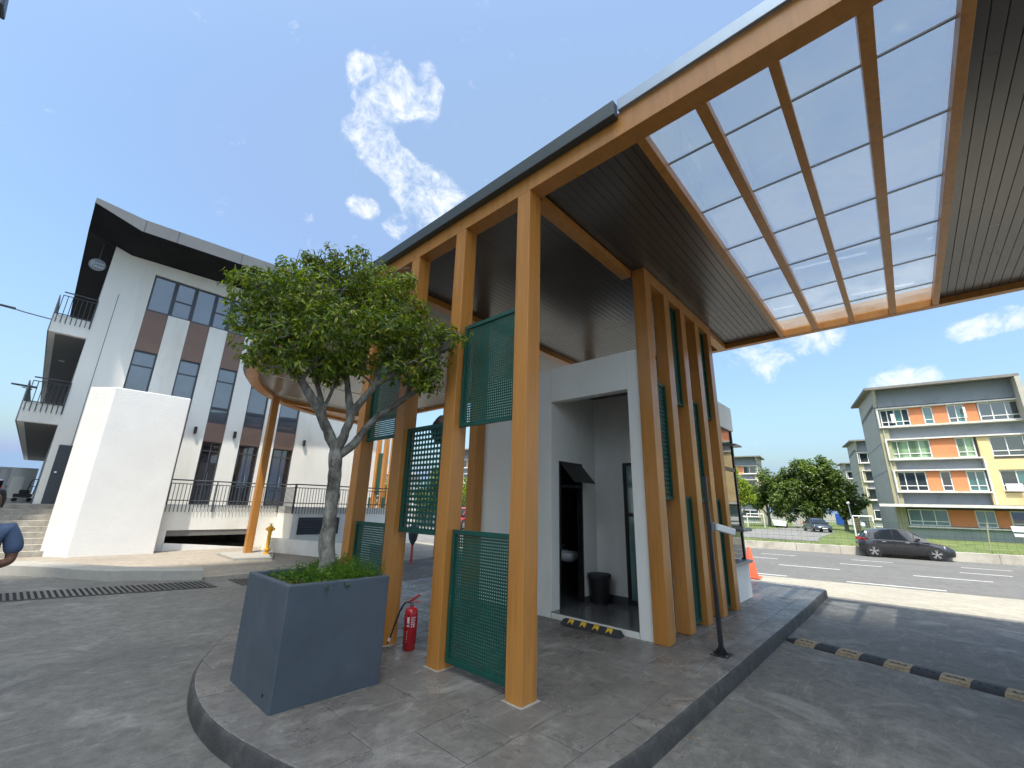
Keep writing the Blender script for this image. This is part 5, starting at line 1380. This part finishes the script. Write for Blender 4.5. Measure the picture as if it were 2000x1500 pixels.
# ------------------------------------------------------------------ trees across the road
def far_tree(label, base, blobs, nleaf, size, mat='leaf_far', trunk_r=0.18, seed=1, group='trees across the road', name='broadleaf_tree'):
    r_ = random.Random(seed)
    t = thing(name, label, 'tree', base, group)
    bx_, by_, bz_ = base
    tk = MB()
    top = max(b[2]+b[3]*0.4 for b in blobs)
    tk.tube([(bx_, by_, bz_-0.1), (bx_+0.1, by_, bz_+0.9), (bx_, by_+0.1, (bz_+top)*0.5), (bx_, by_, top)], [trunk_r*1.2, trunk_r, trunk_r*0.7, 0.03], 8)
    for b in blobs:
        tk.tube([(bx_, by_+0.05, bz_+1.2), ((bx_+b[0])/2, (by_+b[1])/2, (bz_+1.2+b[2])/2-0.2), (b[0], b[1], b[2])], [trunk_r*0.55, trunk_r*0.35, 0.03], 6)
    put('trunk', tk, 'bark', t, smooth=True)
    cr_ = MB(); tot = sum(b[3]**2 for b in blobs)
    for b in blobs:
        k = int(nleaf*b[3]**2/tot)
        nsub = max(6, int(b[3]*12))
        subs = []
        for q in range(nsub):
            v = Vector((r_.gauss(0, 1), r_.gauss(0, 1), r_.gauss(0, 1))).normalized()
            subs.append((Vector(b[:3])+v*b[3]*r_.uniform(0.55, 1.0), b[3]*r_.uniform(0.22, 0.42)))
        for q in range(k):
            cc, rr = subs[q % nsub]
            v = Vector((r_.gauss(0, 1), r_.gauss(0, 1), r_.gauss(0, 1))).normalized()
            p = cc+v*rr*r_.random()**0.4
            d = (v+Vector((r_.uniform(-1, 1), r_.uniform(-1, 1), r_.uniform(-1.1, .4)))).normalized()
            leaf_shape(cr_, p, d, v+Vector((0, 0, 0.6)), size*r_.uniform(0.7, 1.4), size*r_.uniform(0.4, 0.7))
    put('crown', cr_, mat, t)
    return t
far_tree('wide dark green tree at the centre behind the parked sedan', (64, 9.0, -0.2), [(64, 9.2, 5.2, 2.5), (63, 7.4, 5.8, 2.0), (65, 11, 4.6, 2.2), (63.5, 8.5, 3.3, 2.4), (63, 10.8, 3.2, 2.0), (64, 9.6, 7.0, 1.1), (63.5, 7.1, 7.3, .9)], 15000, 0.36, seed=2)
far_tree('dense tree on the left side of the cluster', (66, 14.0, -0.2), [(66, 14.0, 4.0, 2.2), (65, 13.0, 5.4, 1.6), (66, 15.4, 3.6, 1.5), (65, 13.0, 2.9, 1.8)], 8500, 0.34, seed=3)
far_tree('tree on the right side of the cluster against the grey blocks', (63, 5.7, -0.2), [(63, 5.9, 3.9, 1.8), (63, 4.9, 3.3, 1.3), (62.5, 6.4, 5.2, 1.5), (63, 5.4, 2.4, 1.4)], 7500, 0.34, seed=4)
far_tree('lone tree seen just past the guard bay', (52, 13.6, -0.2), [(52, 13.7, 3.9, 1.3), (52, 14.2, 5.0, 1.0), (52, 12.9, 3.1, 0.9)], 3000, 0.26, 'leaf_yellow', 0.12, 5)
far_tree('yellow green tree glimpsed between second column and guardhouse', (30, 33.5, -0.15), [(30, 33.6, 2.9, 1.5), (30, 32.6, 2.2, 1.2), (30.5, 34.8, 2.3, 1.3)], 3500, 0.24, 'leaf_yellow', 0.12, 6)
far_tree('tree beyond the drive seen through the perforated panel', (26, 31.6, -0.15), [(26, 31.8, 2.4, 1.4), (25.5, 33.2, 2.0, 1.3), (26, 30.6, 1.6, 1.0)], 3000, 0.22, 'leaf_far', 0.12, 7)
far_tree('tree behind the sunlit far screen', (27, 42.0, -0.15), [(27, 42, 2.6, 1.8), (27, 44.2, 2.2, 1.7), (27, 40.3, 2.0, 1.4)], 3200, 0.28, 'leaf_far', 0.14, 8)
far_tree('dark leafy tree filling the view through the perforated panel', (20.5, 26.8, -0.15), [(20.5, 26.8, 2.2, 1.3), (20.2, 25.4, 2.7, 1.2), (21, 28.2, 1.7, 1.2), (20.5, 26.4, 3.4, 0.9)], 4200, 0.2, 'leaf_far', 0.12, 17)
# small white house behind the far screen
hs_ = thing('white_house', 'small white house beyond the far screen', 'building', (40, 66, ZD))
put('wall', MB().box(34, 46, 64, 72, ZD, 6.0), 'house', hs_)
put('roof', MB().hexa([(33.4, 63.4, 6.0), (46.6, 63.4, 6.0), (46.6, 72.6, 6.0), (33.4, 72.6, 6.0)], [(37, 67.5, 8.0), (43, 67.5, 8.0), (43, 68.5, 8.0), (37, 68.5, 8.0)]), 'roof_apt', hs_)
for x in (35.5, 38.5, 41.5): put('window', bx(x, x+1.4, 63.93, 63.999, 2.0, 3.6), 'win_dark', hs_)
# low boundary wall and fence beyond the side road
tag(put('boundary_wall', MB().box(14, 34, 28.5, 28.75, ZD, 0.75), 'house', bevel=0.02), 'low pale boundary wall beyond the drive, seen between the columns', 'wall')
rb2 = thing('road_barrier', 'red post with grey cover standing in the sun behind the perforated panel', 'barrier', (7.95, 11.15, ZD))
put('post', MB().tube([(7.95, 11.15, ZD), (7.95, 11.15, 0.40)], 0.035, 10), 'red_stripe', rb2, smooth=True)
put('foot', MB().lathe([(0.08, 0.0), (0.08, 0.015), (0.04, 0.02)], (7.95, 11.15, ZD), 12), 'red_stripe', rb2)
put('cover', MB().lathe([(0.03, 0.34), (0.12, 0.50), (0.16, 0.72), (0.14, 0.86), (0.05, 0.92)], (7.95, 11.15, 0.0), 14), 'rail', rb2, smooth=True)

# ------------------------------------------------------------------ playing field bits, fence, signs
def goal(label, x0, y0, x1, y1, h, d, z=-0.18):
    t = thing('goal_frame', label, 'goal', (x0, y0, z), 'small goals on the grass')
    m = MB()
    for (x, y) in ((x0, y0), (x1, y1)):
        m.tube([(x, y, z), (x, y, z+h)], 0.045, 8); m.tube([(x, y, z+h), (x+d, y, z+0.03)], 0.03, 6)
    m.tube([(x0, y0, z+h), (x1, y1, z+h)], 0.045, 8)
    put('frame', m, 'white', t)
    nm = MB()
    for k in range(1, 8):
        s_ = k/8
        a = (x0+(x1-x0)*s_, y0+(y1-y0)*s_); nm.tube([(a[0], a[1], z+h), (a[0]+d, a[1], z+0.03)], 0.012, 4)
        nm.tube([(x0+d*s_, y0, z+h*(1-s_)), (x1+d*s_, y1, z+h*(1-s_))], 0.012, 4)
    n_ = put('net', nm, 'green', t); n_["kind"] = 'stuff'
goal('white goal frame behind the parked hatchback', 47.0, 3.72, 47.3, 2.45, 1.62, 0.9)
goal('white goal frame on the grass left of the car park', 58.0, 14.6, 58.3, 12.9, 1.5, 0.9)
bnn = thing('banner_cart', 'low cart draped with a white banner on the car park edge', 'cart', (59.6, 11.6, -0.15))
put('banner', MB().hexa([(59.5, 12.15, 0.10), (59.5, 11.0, 0.05), (59.54, 11.0, 0.05), (59.54, 12.15, 0.10)], [(59.6, 12.35, 0.72), (59.6, 10.9, 0.60), (59.64, 10.9, 0.60), (59.64, 12.35, 0.72)]), 'white', bnn)
put('cart_body', bx(59.6, 60.6, 11.0, 12.1, -0.05, 0.3), 'rail', bnn)
for y in (11.15, 11.95): put('wheel', MB().tube([(59.9, y, 0.02), (59.9, y+0.1, 0.02)], 0.17, 14), 'tyre', bnn)
fe_ = thing('wire_fence', 'thin wire mesh fence on leaning posts along the grass verge', 'fence', (36, 4, -0.2))
pts_f = [rp(35.2, t, 0) for t in (-14, -8.1, -4.35, 0.35, 4.6, 9, 13)]
lean = [0.02, -0.03, -0.06, 0.04, -0.15, 0.05, 0.0]
for i, p in enumerate(pts_f):
    put('fence_post', MB().tube([(p[0], p[1], -0.3), (p[0]+lean[i]*0.3, p[1]-lean[i]*3, 1.25)], 0.03, 6), 'olive_apt', fe_)
wm_ = MB()
for (p, q) in zip(pts_f[:-1], pts_f[1:]):
    for z in (0.1, 0.45, 0.8, 1.15): wm_.tube([(p[0], p[1], z), (q[0], q[1], z)], 0.008, 4, cap=False)
    d = Vector(q)-Vector(p); k = 1
    while k*0.35 < d.length:
        c = Vector(p)+d.normalized()*k*0.35; wm_.tube([(c.x, c.y, -0.15), (c.x, c.y, 1.18)], 0.005, 4, cap=False); k += 1
put('wire', wm_, 'green', fe_)
sgn = thing('verge_sign', 'white notice board with a green band at the right edge of the verge', 'sign', (33.2, -4.0, -0.2))
put('board', MB().hexa([(33.15, -3.62, 0.70), (33.25, -5.2, 0.66), (33.3, -5.2, 0.66), (33.2, -3.62, 0.70)], [(33.15, -3.56, 1.20), (33.25, -5.2, 1.20), (33.3, -5.2, 1.20), (33.2, -3.56, 1.20)]), 'white', sgn)
put('green_band', MB().hexa([(33.143, -3.60, 0.86), (33.243, -5.19, 0.83), (33.246, -5.19, 0.83), (33.147, -3.60, 0.86)], [(33.143, -3.60, 0.93), (33.243, -5.19, 0.90), (33.246, -5.19, 0.90), (33.147, -3.60, 0.93)]), 'green', sgn)
put('post', MB().tube([(33.3, -3.95, -0.3), (33.24, -3.9, 0.75)], 0.05, 8), 'side_apt', sgn)
# rubbish and small things
rbm = random.Random(9)
def blob(c, r_, seed, sz=0.8):
    rr = random.Random(seed); m = MB(); rows = []
    for i in range(7):
        k = i/6; z = r_*sz*2*k; w = r_*math.sin(math.pi*min(0.97, 0.12+0.86*k))
        rows.append([(c[0]+w*math.cos(a)*(1+rr.uniform(-.15, .15)), c[1]+w*math.sin(a)*(1+rr.uniform(-.15, .15)), c[2]+z) for a in [2*math.pi*j/10 for j in range(10)]])
    m.grid(rows, closed=True); m.poly(rows[0][::-1]); m.poly(rows[-1]); return m
tag(put('litter_bag', blob((32.0, -2.2, -0.5), 0.16, 1, 0.4), 'white', smooth=True), 'white bag lying on the road by the far kerb', 'bag')
tag(put('litter_bag', blob((46.6, 3.35, -0.2), 0.28, 2, 0.5), 'white', smooth=True), 'white bag at the foot of the goal frame', 'bag')
tag(put('hanging_bag', blob((47.1, 3.15, 0.55), 0.17, 3, 1.2), 'white', smooth=True), 'white bag hanging inside the goal frame', 'bag')
for i, (x, y, w, h, mt, lab) in enumerate(((69, 6.2, 1.0, 1.3, 'blue', 'blue tarpaulin hung under the trees'), (69, 5.2, 1.0, 1.0, 'offwhite', 'pale sheet hung under the trees beside the blue one'), (60, 4.2, 0.55, 1.3, 'tan', 'tan board leaning beside the goal'), (69, 9.6, 2.4, 0.9, 'offwhite', 'pale parked van shape under the trees'), (56, 15.3, 0.6, 1.5, 'yellow_apt', 'cream board standing by the left goal'))):
    o = put('hung_sheet' if i in (0, 1) else 'board', MB().box(x, x+0.06+0.9*(i == 3), y, y+w, -0.1 if i > 1 else 0.3, -0.1+h if i > 1 else 0.3+h), mt, bevel=0.02)
    tag(o, lab, 'sheet' if i in (0, 1) else 'board')
cn = thing('traffic_cone', 'orange red traffic cone at the road edge past the guard bay', 'cone', (14.05, 3.60, -0.22))
put('body', MB().lathe([(0.17, 0.03), (0.165, 0.05), (0.04, 0.78), (0.025, 0.80)], (14.05, 3.60, -0.21), 18), 'cone', cn, smooth=True)
put('foot', MB().box(13.83, 14.27, 3.38, 3.82, -0.215, -0.175), 'cone', cn, bevel=0.015)
lp = thing('street_lamp', 'slim pale lamp post in front of the dark trees', 'lamp', (58, 4.6, -0.2), 'lamps across the road')
put('pole', MB().tube([(58, 4.6, -0.2), (58, 4.75, 2.6)], [0.06, 0.045], 8), 'offwhite', lp)
put('lamp_head', MB().lathe([(0.06, 0), (0.16, 0.08), (0.16, 0.2), (0.05, 0.3)], (58, 4.75, 2.55), 10), 'offwhite', lp)
# tufts along the verge edge
tf = MB(); rg = random.Random(21)
for q in range(2600):
    t = rg.uniform(-16, 14); n_ = rg.choice((rg.uniform(30.7, 31.6), rg.uniform(31, 34.2)))
    p = Vector(rp(n_, t, -0.23)); hgt = rg.uniform(0.05, 0.16)*(1.6 if rg.random() < 0.1 else 1)
    a = rg.uniform(0, 6.28); s_ = Vector((math.cos(a), math.sin(a), 0))*rg.uniform(0.012, 0.03)
    tip = p+Vector((rg.uniform(-.06, .06), rg.uniform(-.06, .06), hgt))
    k = len(tf.v); tf.v.extend([tuple(p-s_), tuple(p+s_), tuple(tip)]); tf.f.append((k, k+1, k+2))
tag(put('grass_tufts', tf, 'blade'), 'ragged grass along the top of the far kerb', 'grass', kind='stuff')
# fallen leaves and grit on the shaded drive by the kerb
lt = MB()
for q in range(70):
    if rg.random() < 0.6: x, y = rg.uniform(2.2, 7), 1.6-abs(rg.gauss(0, 0.12))-0.02
    else: x, y = rg.uniform(0.2, 9), rg.uniform(-1, 7)
    if 1.15 < x and 1.6 < y < 8: continue
    leaf_shape(lt, Vector((x, y, ZD+0.006)), Vector((rg.uniform(-1, 1), rg.uniform(-1, 1), 0.05)), Vector((rg.uniform(-.3, .3), rg.uniform(-.3, .3), 1)), rg.uniform(0.02, 0.045), rg.uniform(0.01, 0.02))
tag(put('fallen_leaves', lt, 'dry_leaf'), 'a few dry leaves scattered on the drive', 'leaves', kind='stuff')

# =================================================================== TOWER BEHIND US (its shade lies over the near drive)
tw = thing('tower_block', 'tall pale tower block standing behind the viewer, shading the drive', 'building', (-40, -25, ZD))
put('wall', MB().box(-45.4, -33.4, -30.8, -14.36, ZD-0.1, 110.0), 'tower', tw)
for k in range(33):
    z = 3.0+k*3.2
    put('window_band', MB().box(-33.399, -33.34, -30, -15.2, z, z+1.5), 'win', tw)
    put('window_band', MB().box(-44.6, -34.2, -14.359, -14.3, z, z+1.5), 'win', tw)

nb_ = thing('neighbour_block', 'tall pale block left of the office, shading its corner and upper steps', 'building', (-16, 25, ZD))
put('wall', MB().box(-26, -8.9, 13.4, 40, ZD-0.1, 36.0), 'tower', nb_)
for k in range(11):
    z = 2.0+k*3.1
    put('window_band', MB().box(-8.899, -8.84, 14.2, 39, z, z+1.5), 'win', nb_)

# =================================================================== PERSON at the left edge
def skin_body(name, chains, mat, parent=None, subdiv=2, root=0):
    vs = []; es = []; rr = []; idx = {}
    for ch in chains:
        prev = None
        for (p, r_) in ch:
            k = tuple(round(c, 4) for c in p)
            if k not in idx:
                idx[k] = len(vs); vs.append(p); rr.append(r_)
            i = idx[k]
            if prev is not None: es.append((prev, i))
            prev = i
    me = bpy.data.meshes.new(name); me.from_pydata(vs, es, []); me.update()
    o = bpy.data.objects.new(name, me); COL.objects.link(o)
    o.modifiers.new("skin", 'SKIN')
    for i, sv in enumerate(me.skin_vertices[0].data):
        sv.radius = (rr[i], rr[i]) if not isinstance(rr[i], tuple) else rr[i]; sv.use_root = (i == root)
    s_ = o.modifiers.new("sub", 'SUBSURF'); s_.levels = subdiv; s_.render_levels = subdiv
    dg = bpy.context.evaluated_depsgraph_get()
    me2 = bpy.data.meshes.new_from_object(o.evaluated_get(dg)); me2.name = name
    bpy.data.objects.remove(o)
    for p in me2.polygons: p.use_smooth = True
    me2.materials.clear()
    return put(name, me2, mat, parent)
PX, PY = -0.225, 6.22
person = thing('person', 'person in blue grey short-sleeved shirt cut off by the left edge', 'person', (PX, PY, ZD))
def P3(a, b, z): return (PX+a, PY+b, ZD+z)     # a: towards the right of the picture, b: away
pel = P3(0, 0, 0.92)
chest = P3(0, 0.01, 1.22); neckb = P3(0, 0.0, 1.40)
skin_body('body', [
    [(pel, 0.13), (P3(0, 0.0, 1.06), 0.125), (chest, 0.145), (neckb, 0.065), (P3(0, -0.01, 1.49), 0.055), (P3(-0.005, -0.02, 1.56), 0.078), (P3(-0.005, -0.02, 1.65), 0.082), (P3(-0.005, -0.01, 1.70), 0.05)],
    [(pel, 0.13), (P3(0.09, 0, 0.86), 0.088), (P3(0.10, -0.01, 0.48), 0.058), (P3(0.10, 0.01, 0.09), 0.04), (P3(0.10, -0.12, 0.035), 0.035)],
    [(pel, 0.13), (P3(-0.09, 0, 0.86), 0.088), (P3(-0.10, -0.01, 0.48), 0.058), (P3(-0.10, 0.01, 0.09), 0.04), (P3(-0.10, -0.12, 0.035), 0.035)],
    [(P3(0.0, 0.0, 1.345), 0.085), (P3(0.16, 0.0, 1.36), 0.062), (P3(0.22, -0.01, 1.25), 0.052), (P3(0.235, -0.02, 1.09), 0.043), (P3(0.10, -0.16, 1.06), 0.037), (P3(-0.02, -0.22, 1.10), 0.028), (P3(-0.07, -0.23, 1.12), 0.033)],
    [(neckb, 0.065), (P3(0.0, 0.0, 1.345), 0.085)],
    [(P3(0.0, 0.0, 1.345), 0.085), (P3(-0.16, 0.0, 1.36), 0.062), (P3(-0.22, -0.01, 1.24), 0.05), (P3(-0.24, -0.02, 1.08), 0.043), (P3(-0.20, -0.16, 1.05), 0.036), (P3(-0.12, -0.23, 1.08), 0.028)]], 'skin', person)
# fingers of the near hand
fg = MB()
for k in range(5):
    z = 1.145-0.017*k
    a0 = P3(-0.08, -0.235, z); fg.tube([a0, P3(-0.115, -0.245+0.004*k, z-0.004), P3(-0.135, -0.235, z-0.012), P3(-0.135+0.012*(k == 0), -0.215, z-0.016)], [0.010, 0.009, 0.008, 0.006], 8)
put('fingers', fg, 'skin', person, smooth=True)
skin_body('shirt', [
    [(P3(0, 0, 0.88), 0.15), (P3(0, 0.0, 1.06), 0.142), (chest, 0.163), (P3(0, 0.0, 1.345), 0.115), (P3(0, 0, 1.40), 0.078)],
    [(P3(0, 0.0, 1.345), 0.115), (P3(0.16, 0.0, 1.365), 0.082), (P3(0.225, -0.01, 1.25), 0.074), (P3(0.236, -0.018, 1.14), 0.07)],
    [(P3(0, 0.0, 1.345), 0.115), (P3(-0.16, 0.0, 1.365), 0.082), (P3(-0.225, -0.01, 1.25), 0.074), (P3(-0.236, -0.018, 1.14), 0.07)]], 'shirt', person)
skin_body('trousers', [
    [(P3(0, 0, 0.98), 0.14), (P3(0, 0, 0.90), 0.145), (P3(0.09, 0, 0.82), 0.10), (P3(0.10, -0.01, 0.48), 0.075), (P3(0.10, 0.01, 0.09), 0.062)],
    [(P3(0, 0, 0.90), 0.145), (P3(-0.09, 0, 0.82), 0.10), (P3(-0.10, -0.01, 0.48), 0.075), (P3(-0.10, 0.01, 0.09), 0.062)]], 'trousers', person)
hr = MB(); rows = []
for i in range(9):
    k = i/8; z = 1.56+0.175*k; w = 0.098*math.cos((k-0.35)*1.45)**0.8 if k < 0.98 else 0.02
    rows.append([P3(-0.005+w*math.cos(a)*0.92, 0.0+w*math.sin(a)*(1.05 if math.sin(a) > 0 else 0.9)+0.012, z+(0.02 if math.sin(a) < -0.3 and k < 0.4 else 0)) for a in [2*math.pi*j/18 for j in range(18)]])
hr.grid(rows, closed=True); hr.poly(rows[-1]); put('hair', hr, 'hair', person, smooth=True)
